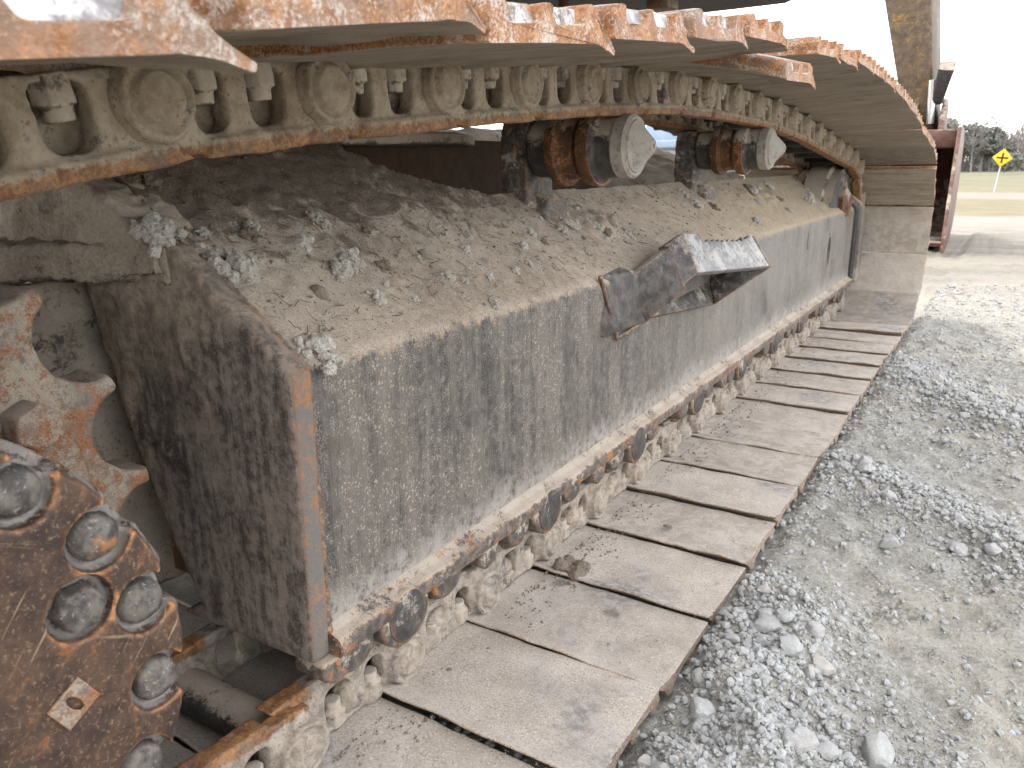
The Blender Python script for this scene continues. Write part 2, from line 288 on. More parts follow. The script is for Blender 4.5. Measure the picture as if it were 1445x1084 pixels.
M = dict(
    frame=mat_frame(), endplate=mat_endplate(), shoe=mat_shoe(), link=mat_link(), hub=mat_hub(), bolt=mat_bolt(), ground=mat_ground(),
    flange=steel('rusty flange steel', (.06, .05, .045), (.16, .135, .115), dust_amt=.30, up=.36, rust=.40, edge=.95, er=.008, pits=.3, fine=2.0),
    cast=steel('dark rusty casting', (.055, .048, .043), (.135, .115, .10), dust_amt=.30, up=.4, rust=.30, edge=.95, er=.008, fine=1.8),
    mudsteel=steel('mud dusted steel', (.08, .07, .06), (.14, .12, .10), dust_amt=.72, up=.3, rust=.3, edge=.2, pits=.6),
    sprocket=steel('rust spotted sprocket steel', (.12, .09, .07), (.2, .17, .15), dust_amt=.46, up=.2, rust=.72, edge=.8, er=.004, pits=.7, fine=2.2, dust=(.19, .155, .12), dust2=(.29, .245, .195), rustc=(.15, .062, .028), rustc2=(.27, .13, .062)),
    black=steel('black greasy steel', (.018, .017, .017), (.045, .042, .04), dust_amt=.12, up=.5, rust=.12, edge=.3),
    drum=steel('dark roller steel', (.03, .028, .027), (.075, .068, .062), dust_amt=.2, up=.7, rust=.12, edge=.6),
    brown=steel('brown rusty roller steel', (.06, .03, .016), (.12, .055, .027), dust_amt=.10, up=.7, rust=.45, edge=.6, rustc=(.17, .065, .025), rustc2=(.27, .12, .05)),
    cap=steel('pale dusty cap', (.17, .16, .14), (.30, .285, .255), dust=(.25, .23, .195), dust2=(.34, .315, .275), dust_amt=.6, up=.1, rust=.1, edge=.3, pits=.3, fine=1.8, rustc=(.15, .12, .09), rustc2=(.22, .19, .15)),
    polished=steel('scuffed bare steel', (.17, .165, .17), (.36, .355, .36), dust=(.40, .385, .37), dust2=(.52, .51, .50), dust_amt=.5, up=.1, rust=.22, edge=.5, pits=0, rough=.55, bump=.25, rustc=(.15, .13, .14), rustc2=(.32, .2, .12)),
    stepdark=steel('scuffed black step paint', (.03, .026, .024), (.10, .088, .08), dust_amt=.16, up=.35, rust=.16, edge=1., er=.006, fine=1.1, dust=(.2, .18, .155), dust2=(.27, .25, .22), rustc2=(.42, .22, .09)),
    yellow=steel('rust stained yellow paint', (.06, .042, .028), (.125, .086, .05), dust=(.12, .095, .07), dust2=(.18, .15, .115), dust_amt=.3, up=.1, rust=.33, edge=.4, er=.02, fine=.45, pits=0, rustc=(.15, .08, .03), rustc2=(.24, .145, .04)),
    bucket=steel('brown bucket steel', (.075, .036, .026), (.13, .068, .05), dust=(.2, .14, .11), dust_amt=.2, up=.3, rust=.3, edge=.5, er=.015, fine=.5, pits=0, rustc=(.11, .045, .03), rustc2=(.17, .085, .055)),
    wall=plain('dark brown inner steel', (.035, .02, .012), (.075, .04, .022), 5, .85),
    chrome=plain('chrome rod', (.55, .56, .58), (.7, .7, .72), rough=.25, metal=.8, bump=.02),
    packed=steel('packed dirt over steel', (.07, .055, .045), (.13, .10, .08), dust=(.20, .158, .12), dust2=(.36, .30, .24), dust_amt=.85, up=.25, rust=.25, edge=0, pits=.3, bump=.8),
    tread=steel('scuffed tread steel', (.10, .095, .095), (.24, .235, .235), dust=(.25, .24, .225), dust2=(.40, .39, .375), dust_amt=.4, up=.1, rust=.25, edge=.7, pits=0, rough=.65, bump=.3, fine=2., rustc=(.12, .10, .10), rustc2=(.26, .16, .10)),
    endwall=steel('brown scuffed pocket steel', (.10, .085, .08), (.26, .23, .22), dust=(.34, .31, .29), dust2=(.5, .48, .46), dust_amt=.45, up=.1, rust=.5, edge=.6, pits=0, fine=2.5),
    rubber=plain('black rubber', (.02, .02, .02), (.035, .035, .035)),
    deck=plain('dirty black underside', (.014, .012, .011), (.03, .026, .023), 6),
    house=plain('dull yellow body', (.28, .2, .06), (.34, .24, .07), 3),
    grain=mat_rock('grey beige stone fines', (.19, .182, .16), (.40, .388, .352), (.30, .285, .25)),
    rock=mat_rock('grey crushed stone', (.225, .228, .225), (.43, .435, .432), (.29, .285, .27)),
    clod=mat_rock('pale dry clod', (.32, .295, .26), (.52, .49, .44), (.25, .225, .19)),
    mudclod=mat_rock('brown mud crumb', (.10, .078, .058), (.2, .16, .125), (.26, .225, .18)),
)

# ------------------------------------------------------------------ mesh helpers
def bx(bm, x0, x1, y0, y1, z0, z1):
    v = [bm.verts.new((x, y, z)) for x in (x0, x1) for y in (y0, y1) for z in (z0, z1)]
    for q in ((0, 1, 3, 2), (4, 6, 7, 5), (0, 4, 5, 1), (2, 3, 7, 6), (0, 2, 6, 4), (1, 5, 7, 3)): bm.faces.new([v[i] for i in q])
def hexa(bm, pts):
    """eight corners: lower ring of four, upper ring of four"""
    v = [bm.verts.new(p) for p in pts]
    for q in ((3, 2, 1, 0), (4, 5, 6, 7), (0, 1, 5, 4), (1, 2, 6, 5), (2, 3, 7, 6), (3, 0, 4, 7)): bm.faces.new([v[i] for i in q])
AX = {'x': Matrix.Rotation(PI/2, 4, 'Y'), 'y': Matrix.Rotation(-PI/2, 4, 'X'), 'z': Matrix.Identity(4)}
def cyl(bm, c, axis, r, h, seg=24, r2=None, rot=0):
    bmesh.ops.create_cone(bm, cap_ends=True, segments=seg, radius1=r, radius2=r if r2 is None else r2, depth=h,
                          matrix=Matrix.Translation(c) @ AX[axis] @ Matrix.Rotation(rot, 4, 'Z'))
def lathe(bm, c, axis, prof, seg=32):
    """prof: list of (radius, position along the axis)"""
    T = Matrix.Translation(c) @ AX[axis]; rings = []
    for r, z in prof:
        rings.append([bm.verts.new(T @ Vector((r*math.cos(2*PI*k/seg), r*math.sin(2*PI*k/seg), z))) for k in range(seg)])
    for a, b in zip(rings, rings[1:]):
        for k in range(seg): bm.faces.new((a[k], a[(k+1) % seg], b[(k+1) % seg], b[k]))
    bm.faces.new(rings[0][::-1]); bm.faces.new(rings[-1])
def prism(bm, poly, axis, a, b):
    """polygon of two coordinates extruded along the axis from a to b"""
    def P(p, t): return {'x': (t, p[0], p[1]), 'y': (p[0], t, p[1]), 'z': (p[0], p[1], t)}[axis]
    A = [bm.verts.new(P(p, a)) for p in poly]; B = [bm.verts.new(P(p, b)) for p in poly]
    n = len(poly); bm.faces.new(A[::-1]); bm.faces.new(B)
    for i in range(n): bm.faces.new((A[i], A[(i+1) % n], B[(i+1) % n], B[i]))
def tube(bm, pts, r, seg=8, jit=0):
    rings = []
    for i, p in enumerate(pts):
        p = Vector(p); t = (Vector(pts[min(i+1, len(pts)-1)])-Vector(pts[max(i-1, 0)])).normalized()
        q = t.to_track_quat('Z', 'Y'); rr = r(i) if callable(r) else r
        rings.append([bm.verts.new(p + q @ Vector((rr*math.cos(2*PI*k/seg), rr*math.sin(2*PI*k/seg), 0))*(1+random.uniform(-jit, jit))) for k in range(seg)])
    for a, b in zip(rings, rings[1:]):
        for k in range(seg): bm.faces.new((a[k], a[(k+1) % seg], b[(k+1) % seg], b[k]))
    bm.faces.new(rings[0][::-1]); bm.faces.new(rings[-1])
def NZ(p, s): return noise.noise(Vector(p)*s)
def FR(p, s, o=4): return noise.fractal(Vector(p)*s, .9, 2.1, o)
def smooth(me, on=True):
    me.polygons.foreach_set('use_smooth', [on]*len(me.polygons))
def mesh(name, bm, mat, sm=False, angle=None):
    bmesh.ops.recalc_face_normals(bm, faces=bm.faces); me = D.meshes.new(name); bm.to_mesh(me); bm.free(); me.materials.append(mat)
    if sm: smooth(me)
    if angle: me.set_sharp_from_angle(angle=R(angle))
    return me
def evaluated(me, mods, mat):
    o = D.objects.new('work', me); COL.objects.link(o)
    for t, kw in mods:
        m = o.modifiers.new('m', t)
        for k, v in kw.items(): setattr(m, k, v)
    dg = bpy.context.evaluated_depsgraph_get(); dg.update()
    r = D.meshes.new_from_object(o.evaluated_get(dg)); D.objects.remove(o)
    r.materials.clear(); r.materials.append(mat); return r
def lump(me, layers, seed=0):
    """push vertices along their normals by layered noise: (scale, amount)"""
    n = len(me.vertices); nor = [v.normal.copy() for v in me.vertices]; off = Vector((seed*3.1, seed*1.7, seed*.9))
    for v, q in zip(me.vertices, nor):
        v.co += q*sum(a*noise.fractal((v.co+off)*s, .9, 2.1, 3) for s, a in layers)
    me.update()
def baked(name, bm, mat, voxel, iters=3, layers=(), seed=0, extra=()):
    me = mesh(name, bm, mat)
    me = evaluated(me, list(extra)+[('REMESH', dict(mode='VOXEL', voxel_size=voxel)), ('SMOOTH', dict(iterations=iters, factor=.5))], mat)
    if layers: lump(me, layers, seed)
    smooth(me); me.name = name; return me
def bevelled(name, bm, mat, w=.004, seg=2, angle=40, layers=()):
    me = mesh(name, bm, mat)
    me = evaluated(me, [('BEVEL', dict(width=w, segments=seg, limit_method='ANGLE', angle_limit=R(angle)))], mat)
    if layers: lump(me, layers)
    smooth(me); me.set_sharp_from_angle(angle=R(50)); me.name = name; return me
def put(name, me, parent=None, loc=None, mw=None, label=None, cat=None, group=None, kind=None):
    o = D.objects.new(name, me); COL.objects.link(o)
    if parent is not None: o.parent = parent
    if loc is not None: o.location = loc
    if mw is not None: o.matrix_local = mw
    for k, v in (('label', label), ('category', cat), ('group', group), ('kind', kind)):
        if v: o[k] = v
    return o

# ------------------------------------------------------------------ ground
BERMS = [  # polyline, half width, height
    ([(-.22, .50), (-.20, .95), (-.265, 1.27)], .095, .055), ([(-.12, .55), (-.07, .85), (.02, .98)], .075, .022),
    ([(-.30, 2.02), (-.10, 1.86), (.11, 1.68), (.5, 1.35), (1., .9)], .10, .05),
    ([(-.33, 3.2), (-.1, 2.85), (.11, 2.55), (.5, 2.05), (1.2, 1.3)], .16, .05)]
def berm_d(x, y, line):
    best = 9
    for (ax, ay), (bx_, by) in zip(line, line[1:]):
        dx, dy = bx_-ax, by-ay; t = max(0, min(1, ((x-ax)*dx+(y-ay)*dy)/(dx*dx+dy*dy)))
        best = min(best, math.hypot(x-ax-dx*t, y-ay-dy*t))
    return best
def berm_h(x, y):
    h = 0
    if -.6 < x < 1.6 and 0 < y < 4:
        for l, w, hh in BERMS:
            d = berm_d(x, y, l)
            if d < 3*w: h += hh*math.exp(-(d/w)**2*.9)*(.75+.5*NZ((x, y, 3), 9))
    return h
def ground_h(x, y, fine=True):
    d = max(0, min(1, (y-9)/19)); z = -.028-.82*d*d*(3-2*d)
    if fine and abs(x) < 6 and -4 < y < 14:
        near = 1 if y < 6 else max(0, (14-y)/8)
        z += near*(.012*FR((x, y, 0), 2.2, 3) + .011*FR((x, y, 5), 14, 5))
        z += near*.011*FR((x*.72+y*.7, (y*.72-x*.7)*.28, 1), 26, 4)
        z += berm_h(x, y)
        if x > -.32: z += .006*max(0, 1-y/6)
        if x < -.30: z -= .02*min(1, (-.30-x)/.05)
    return z
def axis(a, b, step, grow, far):
    c = list(np.arange(a, b, step)); s = step; hi = c[-1]
    while hi < far: s *= grow; hi += s; c.append(hi)
    s = step; lo = c[0]; pre = []
    while lo > -far: s *= grow; lo -= s; pre.append(lo)
    return pre[::-1]+c
def build_ground():
    xs = axis(-.45, 1.0, .0125, 1.16, 900); ys = axis(.5, 4.4, .0135, 1.09, 900)
    nx, ny = len(xs), len(ys)
    v = [(x, y, ground_h(x, y)) for y in ys for x in xs]
    f = [(j*nx+i, j*nx+i+1, (j+1)*nx+i+1, (j+1)*nx+i) for j in range(ny-1) for i in range(nx-1)]
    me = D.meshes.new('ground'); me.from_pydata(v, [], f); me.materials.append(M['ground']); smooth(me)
    put('ground', me, label='pale crushed stone lot running to grass and a lane', kind='structure')
build_ground()

# ------------------------------------------------------------------ the excavator
EX = put('excavator', None, label='muddy rusty crawler excavator filling the photo with its near track', cat='excavator')
EX.empty_display_size = .2
XC, XO, XI = -.80, -.682, -.918            # shoe centre, outer and inner link strands
PITCH = .216

# ---- track path (y, z of the pins), and marching along it
ZC_I, YC_I, RP = .40, 4.2, .37
def path_points(yc):
    top = [(.09, .722), (.239, .762), (.464, .803), (.70, .829), (1.0, .857), (1.357, .885), (1.713, .905), (2.05, .910), (2.4, .904), (2.65, .898), (3.0, .876), (3.4, .838), (3.8, .797)]
    pts = []
    for a, b in zip(top, top[1:]):
        for k in range(12): t = k/12; pts.append((a[0]+(b[0]-a[0])*t, a[1]+(b[1]-a[1])*t))
    for k in range(91): a = R(90-2*k); pts.append((yc+RP*math.cos(a), ZC_I+RP*math.sin(a)))
    for k in range(1, 200): t = k/200; pts.append((yc+(.50-yc)*t, .03))
    for k in range(1, 20): t = k/20; pts.append((.50-.41*t, .03+.027*t))
    for k in range(91): a = R(-90-2*k); pts.append((.09+.333*math.cos(a), .39+.333*math.sin(a)))
    pts.append((.20, .752))
    return pts
def march(pts, start, n):
    out = []; i = 0
    while pts[i+1][0] < start: i += 1
    t = (start-pts[i][0])/(pts[i+1][0]-pts[i][0]); p = Vector((start, pts[i][1]+t*(pts[i+1][1]-pts[i][1]))); out.append(p)
    while len(out) < n:
        j = i+1
        while j < len(pts) and (Vector(pts[j])-p).length < PITCH: j += 1
        if j >= len(pts): break
        a, b = Vector(pts[j-1]), Vector(pts[j]); lo, hi = 0., 1.
        for _ in range(30):
            m = (lo+hi)/2
            if (a.lerp(b, m)-p).length < PITCH: lo = m
            else: hi = m
        p = a.lerp(b, lo); out.append(p); i = j-1
    return out
def bottom_phase(yc):
    pins = march(path_points(yc), .239, 200)
    b = [p.x for p in pins if abs(p.y-.03) < 1e-3 and .8 < p.x < 3]
    ph = ((b[0]-1.189) % PITCH); return ph if ph < PITCH/2 else ph-PITCH
YC_I = min((4.12+.005*k for k in range(34)), key=lambda y: abs(bottom_phase(y))+.05*abs(y-4.2))
PINS = march(path_points(YC_I), .239, 200)
def frames():
    """per link: origin pin, unit travel direction, outward normal"""
    fr = []
    for a, b in zip(PINS, PINS[1:]):
        t = (b-a).normalized(); fr.append((a, t, Vector((-t.y, t.x))))
    return fr
FRM = frames()
def link_matrix(a, t, n, x):
    return Matrix(((1, 0, 0, x), (0, t.x, n.x, a.x), (0, t.y, n.y, a.y), (0, 0, 0, 1)))

# ---- shoe
def round_poly(pts, seg=4):
    out = []; n = len(pts)
    for i, (x, y, r) in enumerate(pts):
        p = Vector((x, y)); a = Vector(pts[i-1][:2]); b = Vector(pts[(i+1) % n][:2])
        if r == 0: out.append((x, y)); continue
        d1 = (a-p); d2 = (b-p); l = min(r, d1.length*.48, d2.length*.48)
        q1 = p+d1.normalized()*l; q2 = p+d2.normalized()*l
        for k in range(seg+1):
            t = k/seg; q = q1*(1-t)**2+p*2*t*(1-t)+q2*t*t; out.append((q.x, q.y))
    return out
SHOE_PROF = round_poly([(.054, .001, .003), (.150, 0, 0), (.228, 0, .012), (.252, -.0035, .010), (.270, -.0105, .0025), (.2735, -.0065, .0025), (.256, .0065, .012), (.241, .016, .010), (.234, .031, .007),
                        (.213, .032, .007), (.204, .0145, .007), (.154, .0145, .006), (.150, .030, .006), (.136, .030, .006), (.132, .0145, .006),
                        (.085, .0145, .006), (.080, .031, .007), (.061, .032, .009), (.053, .020, .007), (.056, .008, .004)], 4)
def shoe_mesh(seed, bend=0., sag=0.):
    bm = bmesh.new(); L, Rr = -.47, .464; nx = 34; rings = []
    rs = random.Random(seed)
    for i in range(nx+1):
        x = L+(Rr-L)*i/nx
        if i == 1: x = L+.004
        if i == nx-1: x = Rr-.004
        e = .0025 if i in (0, nx) else 0
        ring = []
        for (u, v) in SHOE_PROF:
            cu, cv = .14, .012
            uu = u+(cu-u)*e*4; vv = v+(cv-v)*e*6
            w = max(0, (x-.1)/.36)
            ring.append(bm.verts.new((x, uu, vv-bend*w*w-sag*max(0, (x-.28)/.18)**2)))
        rings.append(ring)
    n = len(SHOE_PROF)
    for a, b in zip(rings, rings[1:]):
        for k in range(n): bm.faces.new((a[k], a[(k+1) % n], b[(k+1) % n], b[k]))
    bm.faces.new(rings[0][::-1]); bm.faces.new(rings[-1])
    me = mesh('track_shoe', bm, M['shoe'])
    off = Vector((seed*5.3, seed*2.1, 0))
    for v in me.vertices:
        p = v.co+off; end = 1 if abs(v.co.x) > .45 else 0
        edge = max(0, (v.co.y-.25)/.02); v.co.z += edge*.004*FR(p, 7, 2)
        v.co.z += .0016*FR(p, 14, 3)+.0012*FR(p, 60, 3)
        v.co.y += .003*edge*FR(p, 22, 3)
        if end: v.co.x += math.copysign(.006*abs(FR(p*1.3, 30, 3)), -v.co.x)
        v.co.y += .0015*FR(p+Vector((9, 9, 9)), 40, 2)
    smooth(me); me.set_sharp_from_angle(angle=R(38)); return me
SHOES = [shoe_mesh(k) for k in range(4)]
def end_wall_mesh(u0, u1, mat):
    bm = bmesh.new()
    hexa(bm, [(.40, u0, .012), (.4565, u0, .012), (.4565, u1, .012), (.40, u1, .012), (.40, u0, .0302), (.450, u0, .0302), (.450, u1, .0302), (.40, u1, .0302)])
    return bevelled('end_wall', bm, mat, .003, 3, 40, ((70, .001),))
ENDW = [[end_wall_mesh(.080, .137, m), end_wall_mesh(.149, .214, m)] for m in (M['polished'], M['shoe'], M['endwall'])]

def plate_curve(name, outer, holes, thick, bevel, mat, to3, voxel=0):
    cu = D.curves.new(name, 'CURVE'); cu.dimensions = '2D'; cu.fill_mode = 'BOTH'; cu.extrude = thick/2-bevel; cu.bevel_depth = bevel; cu.bevel_resolution = 1; cu.offset = -bevel
    for poly in [outer]+holes:
        sp = cu.splines.new('POLY'); sp.points.add(len(poly)-1); sp.use_cyclic_u = True
        for q, p in zip(sp.points, poly): q.co = (p[0], p[1], 0, 1)
    o = D.objects.new('w', cu); COL.objects.link(o); dg = bpy.context.evaluated_depsgraph_get(); dg.update()
    me = D.meshes.new_from_object(o.evaluated_get(dg)); D.objects.remove(o); me.transform(to3); me.materials.clear(); me.materials.append(mat)
    if to3.determinant() < 0: me.flip_normals()
    me.name = name; return me
YZ = Matrix(((0, 0, 1, 0), (1, 0, 0, 0), (0, 1, 0, 0), (0, 0, 0, 1)))      # plate drawn in (y, z), thickness along x
XZ = Matrix(((1, 0, 0, 0), (0, 0, 1, 0), (0, 1, 0, 0), (0, 0, 0, 1)))      # plate drawn in (x, z), thickness along y
# ---- link, two mirrored strands, a few variants
def link_mesh(side, seed, mud=0.):
    bm = bmesh.new(); s = side
    def X(a, b): return (min(s*a, s*b), max(s*a, s*b))
    # rail with slanted joint ends
    x0, x1 = (-.019, .019) if not mud else ((-.022, .006) if s > 0 else (-.006, .022))
    hexa(bm, [(x0, .044, -.060), (x1, .044, -.060), (x1, .242, -.060), (x0, .242, -.060), (x0, .054, -.041), (x1, .054, -.041), (x1, .226, -.041), (x0, .226, -.041)])
    rr_ = lambda u0, u1, v0, v1, r: round_poly([(u0, v0, r), (u1, v0, r), (u1, v1, r*.6), (u0, v1, r*.6)], 5)
    web = plate_curve('web', [(-.02, -.052), (.216, -.052), (.216, .0285), (-.02, .0285)], [rr_(.044, .082, -.036, .021, .016), rr_(.110, .158, -.037, .021, .019)], .027, .003, M['link'], Matrix.Translation((s*-.001, 0, 0)) @ YZ)
    bm.from_mesh(web)
    if s > 0 and not mud: bx(bm, -.040, -.022, .03, .20, -.045, .028)
    cyl(bm, (s*.001, 0, -.002), 'x', .041, .030, 28); cyl(bm, (s*-.012, .216, -.002), 'x', .037, .024, 28)
    cyl(bm, (s*.015, 0, -.002), 'x', .0385, .018, 36); cyl(bm, (s*.024, 0, -.002), 'x', .036, .008, 36, None)
    a_, b_ = X(-.012, .013)
    hexa(bm, [(a_, .0, -.055), (b_, .0, -.055), (b_, .050, -.055), (a_, .050, -.055), (a_, -.036, -.012), (b_, -.036, -.012), (b_, .036, -.012), (a_, .036, -.012)])
    if mud:
        rs = random.Random(seed)
        for k in range(4):
            c = Vector((s*rs.uniform(-.008, .002), rs.uniform(.06, .19), rs.uniform(-.01, .025)))
            bmesh.ops.create_icosphere(bm, subdivisions=2, radius=rs.uniform(.014, .026), matrix=Matrix.Translation(c))
    me = baked('track_link', bm, M['link'], .0028, 2, ((18, .002), (70, .0011)), seed)
    for v in me.vertices:           # the pressed-in pin stands apart from its boss by a ring groove
        r = math.hypot(v.co.y, v.co.z+.002); xx = v.co.x*s
        if xx > .016 and r < .034: v.co.x -= s*.0045*math.exp(-((r-.0275)/.0032)**2); v.co.x += s*(.003 if r < .025 else 0)
    me.update(); return me
LINK_O = [link_mesh(1, k) for k in range(3)]; LINK_OM = [link_mesh(1, 10+k, 1) for k in range(3)]
LINK_I = [link_mesh(-1, 5)]; LINK_IM = [link_mesh(-1, 15, 1)]
def nut_mesh():
    bm = bmesh.new(); cyl(bm, (0, 0, .010), 'z', .0195, .026, 6); cyl(bm, (0, 0, -.008), 'z', .0125, .016, 16)
    return baked('bolt', bm, M['mudsteel'], .0026, 1, ((40, .0016),))
NUT = nut_mesh()
def bushing_mesh():
    bm = bmesh.new(); cyl(bm, (0, 0, 0), 'x', .029, .20, 24); return mesh('pin_bushing', bm, M['black'], True, 40)
BUSH = bushing_mesh()
SPECIAL = {5: ('droop',), }
NEAR = min((k for k in range(len(FRM)) if FRM[k][2].y > .5), key=lambda k: abs(FRM[k][0].x-.03))
def build_track():
    for i, (a, t, n) in enumerate(FRM):
        top = n.y > .5; bot = n.y < -.5
        vis = a.x > -.35
        j = random.uniform(-1, 1)
        m = link_matrix(a, t, n, XC)
        # each shoe sits a little askew, as the worn bolts let it
        roll = R(.5)*j + (R(1.2) if i % 7 == 3 else 0); tilt = R(random.uniform(-.7, .9))
        me = SHOES[i % 4]
        if i == 5: me = shoe_mesh(21, .052, .0)
        if bot and 2.1 < a.x-.27 < 2.3: tilt = R(3.0); roll = R(-.8)
        if t.y < -.75 and n.x > .3 and a.y > .45: me = SHOES[1]
        if a.y > .40 and n.x > .2 and a.x > 3.9:
            tilt = R(random.uniform(-1.5, 1)); roll = R(random.uniform(-.6, .6))
            if a.y > .66: tilt = R(2)
        drop = {0: .0, 1: .013, 2: .009, 3: .003}.get(i, -.013 if 1.75 < a.x < 3.3 else 0) if top else 0
        if drop: roll = math.atan2(drop, .4)
        pv = .464 if i in (0, NEAR) else 0
        if i == 0: roll = R(2.6)
        if i == NEAR:   # the shoe just leaving the sprocket lies flatter than its link
            m = link_matrix(Vector((.0255, .728)), Vector((.9914, .131)), Vector((-.131, .9914)), XC); roll = R(5.6); tilt = 0
        q = m @ Matrix.Translation((0, .12, 0)) @ Matrix.Translation((pv, 0, .03)) @ Matrix.Rotation(roll, 4, 'Y') @ Matrix.Translation((-pv, 0, -.03)) @ Matrix.Rotation(tilt, 4, 'X') @ Matrix.Translation((0, -.12, .030))
        if a.x > 3.9 and n.x > .2 and a.y > .35: q = q @ Matrix.Translation((0, .16, 0)) @ Matrix.Diagonal((1, 1.10, 1, 1)) @ Matrix.Translation((0, -.16, 0))
        sh = put('track_shoe', me, EX, mw=q)
        if i < 16 or i > len(FRM)-4:
            for e in ENDW[0 if i in (2, NEAR) else (2 if i % 2 else 1)]:
                w = put('end_wall', e, sh)
                if i == 5: w.location.z = -.05
        outer = (LINK_OM if bot else LINK_O)[i % 3]; inner = (LINK_IM if bot else LINK_I)[0]
        dx = -.012 if bot and a.x > .62 else 0
        lo = put('track_link', outer, EX, mw=link_matrix(a, t, n, XO+dx)); li = put('track_link', inner, EX, mw=link_matrix(a, t, n, XI))
        for u in (.062, .135): put('bolt', NUT, lo, loc=(-.002, u, .006))
        if vis: put('pin_bushing', BUSH, lo, loc=(XC-XO, 0, 0))
build_track()

# ---- track frame
TF = put('track_frame', None, EX)
SX, SZ = -.672, .512; SD = Vector((-.817, 0, .576)); SN = Vector((.576, 0, .817))
def t_max(y):
    if y < 1.06: return .50
    if y < 1.36: k = (y-1.06)/.30; return .50-.205*min(1, k*1.0)**.45
    return .295
def slope_height(x, y, z, t):
    k = min(1, max(0, (t-.02)/.06)); p = (x, y, z)
    d = k*(.0016*FR(p, 36, 4)+.0035*FR(p, 9, 3))
    hi = min(1, max(0, (t-.10)/.14)); hi *= max(.25, min(1, (1.5-y)/.4)); d += hi*(.008*max(0, FR(p, 21, 4)-.05)+.003*FR(p, 60, 3))
    if .02 < t < .3: d += .004*max(0, FR((x, y*.5, z+7), 45, 3)-.2)
    if 1.5 < y < 1.9 and t > .1: d += .02*max(0, 1-math.hypot((y-1.66)/.14, (t-.16)/.06))*(.6+FR(p, 30, 3))
    if 2.75 < y < 3.4 and t > .1: d += .014*max(0, 1-math.hypot((y-3.05)/.3, (t-.18)/.06))*(.6+FR(p, 30, 3))
    return d
def build_sheet():
    ys = list(np.arange(.600, 1.75, .0052)); ys = ys+list(np.arange(1.75, 3.62, .012))+[3.62, 3.66, 3.70, 3.74, 3.78, 3.84]+list(np.arange(3.85, 4.30, .012))+[4.30]
    prof = [(SX, z, 0, -1) for z in (.150, .17, .19, .21, .235, .26, .285, .31, .335, .36, .385, .41, .44, .455, .47, .485, .494)]
    r = .035; th = math.acos(.576); cz = .494; cx = SX-r
    for k in range(1, 6): a = th*k/6; prof.append((cx+r*math.cos(a), cz+r*math.sin(a), 0, -1))
    t0 = Vector((cx+r*math.cos(th), 0, cz+r*math.sin(th)))
    for k in range(84): t = k*.006; p = t0+SD*t; prof.append((p.x, p.z, 1, t+.018))
    n = len(prof); v = []
    for y in ys:
        for (x, z, k, t) in prof:
            p = Vector((x, y, z))
            if k: p += SN*slope_height(x, y, z, t)
            elif z < .49: p.x += .0015*FR((x, y, z), 2.5, 2)
            v.append(p)
    f = []
    for j in range(len(ys)-1):
        for i in range(n-1):
            if prof[i+1][3] > t_max(ys[j]): continue
            if 3.619 < ys[j] < 3.83 and .259 < prof[i][1] < .439 and not prof[i][2] and prof[i][3] < 0 and prof[i][0] == SX: continue
            f.append((j*n+i, (j+1)*n+i, (j+1)*n+i+1, j*n+i+1))
    me = D.meshes.new('side_and_top_sheet'); me.from_pydata(v, [], f); me.materials.append(M['frame']); 
    bm = bmesh.new(); bm.from_mesh(me); bmesh.ops.delete(bm, geom=[q for q in bm.verts if not q.link_faces], context='VERTS'); bmesh.ops.recalc_face_normals(bm, faces=bm.faces)
    if sum(q.normal.x for q in bm.faces) < 0: bmesh.ops.reverse_faces(bm, faces=bm.faces)
    bm.to_mesh(me); bm.free()
    me = evaluated(me, [('SOLIDIFY', dict(thickness=.012, offset=-1))], M['frame']); smooth(me); me.set_sharp_from_angle(angle=R(50))
    put('side_and_top_sheet', me, TF)
build_sheet()
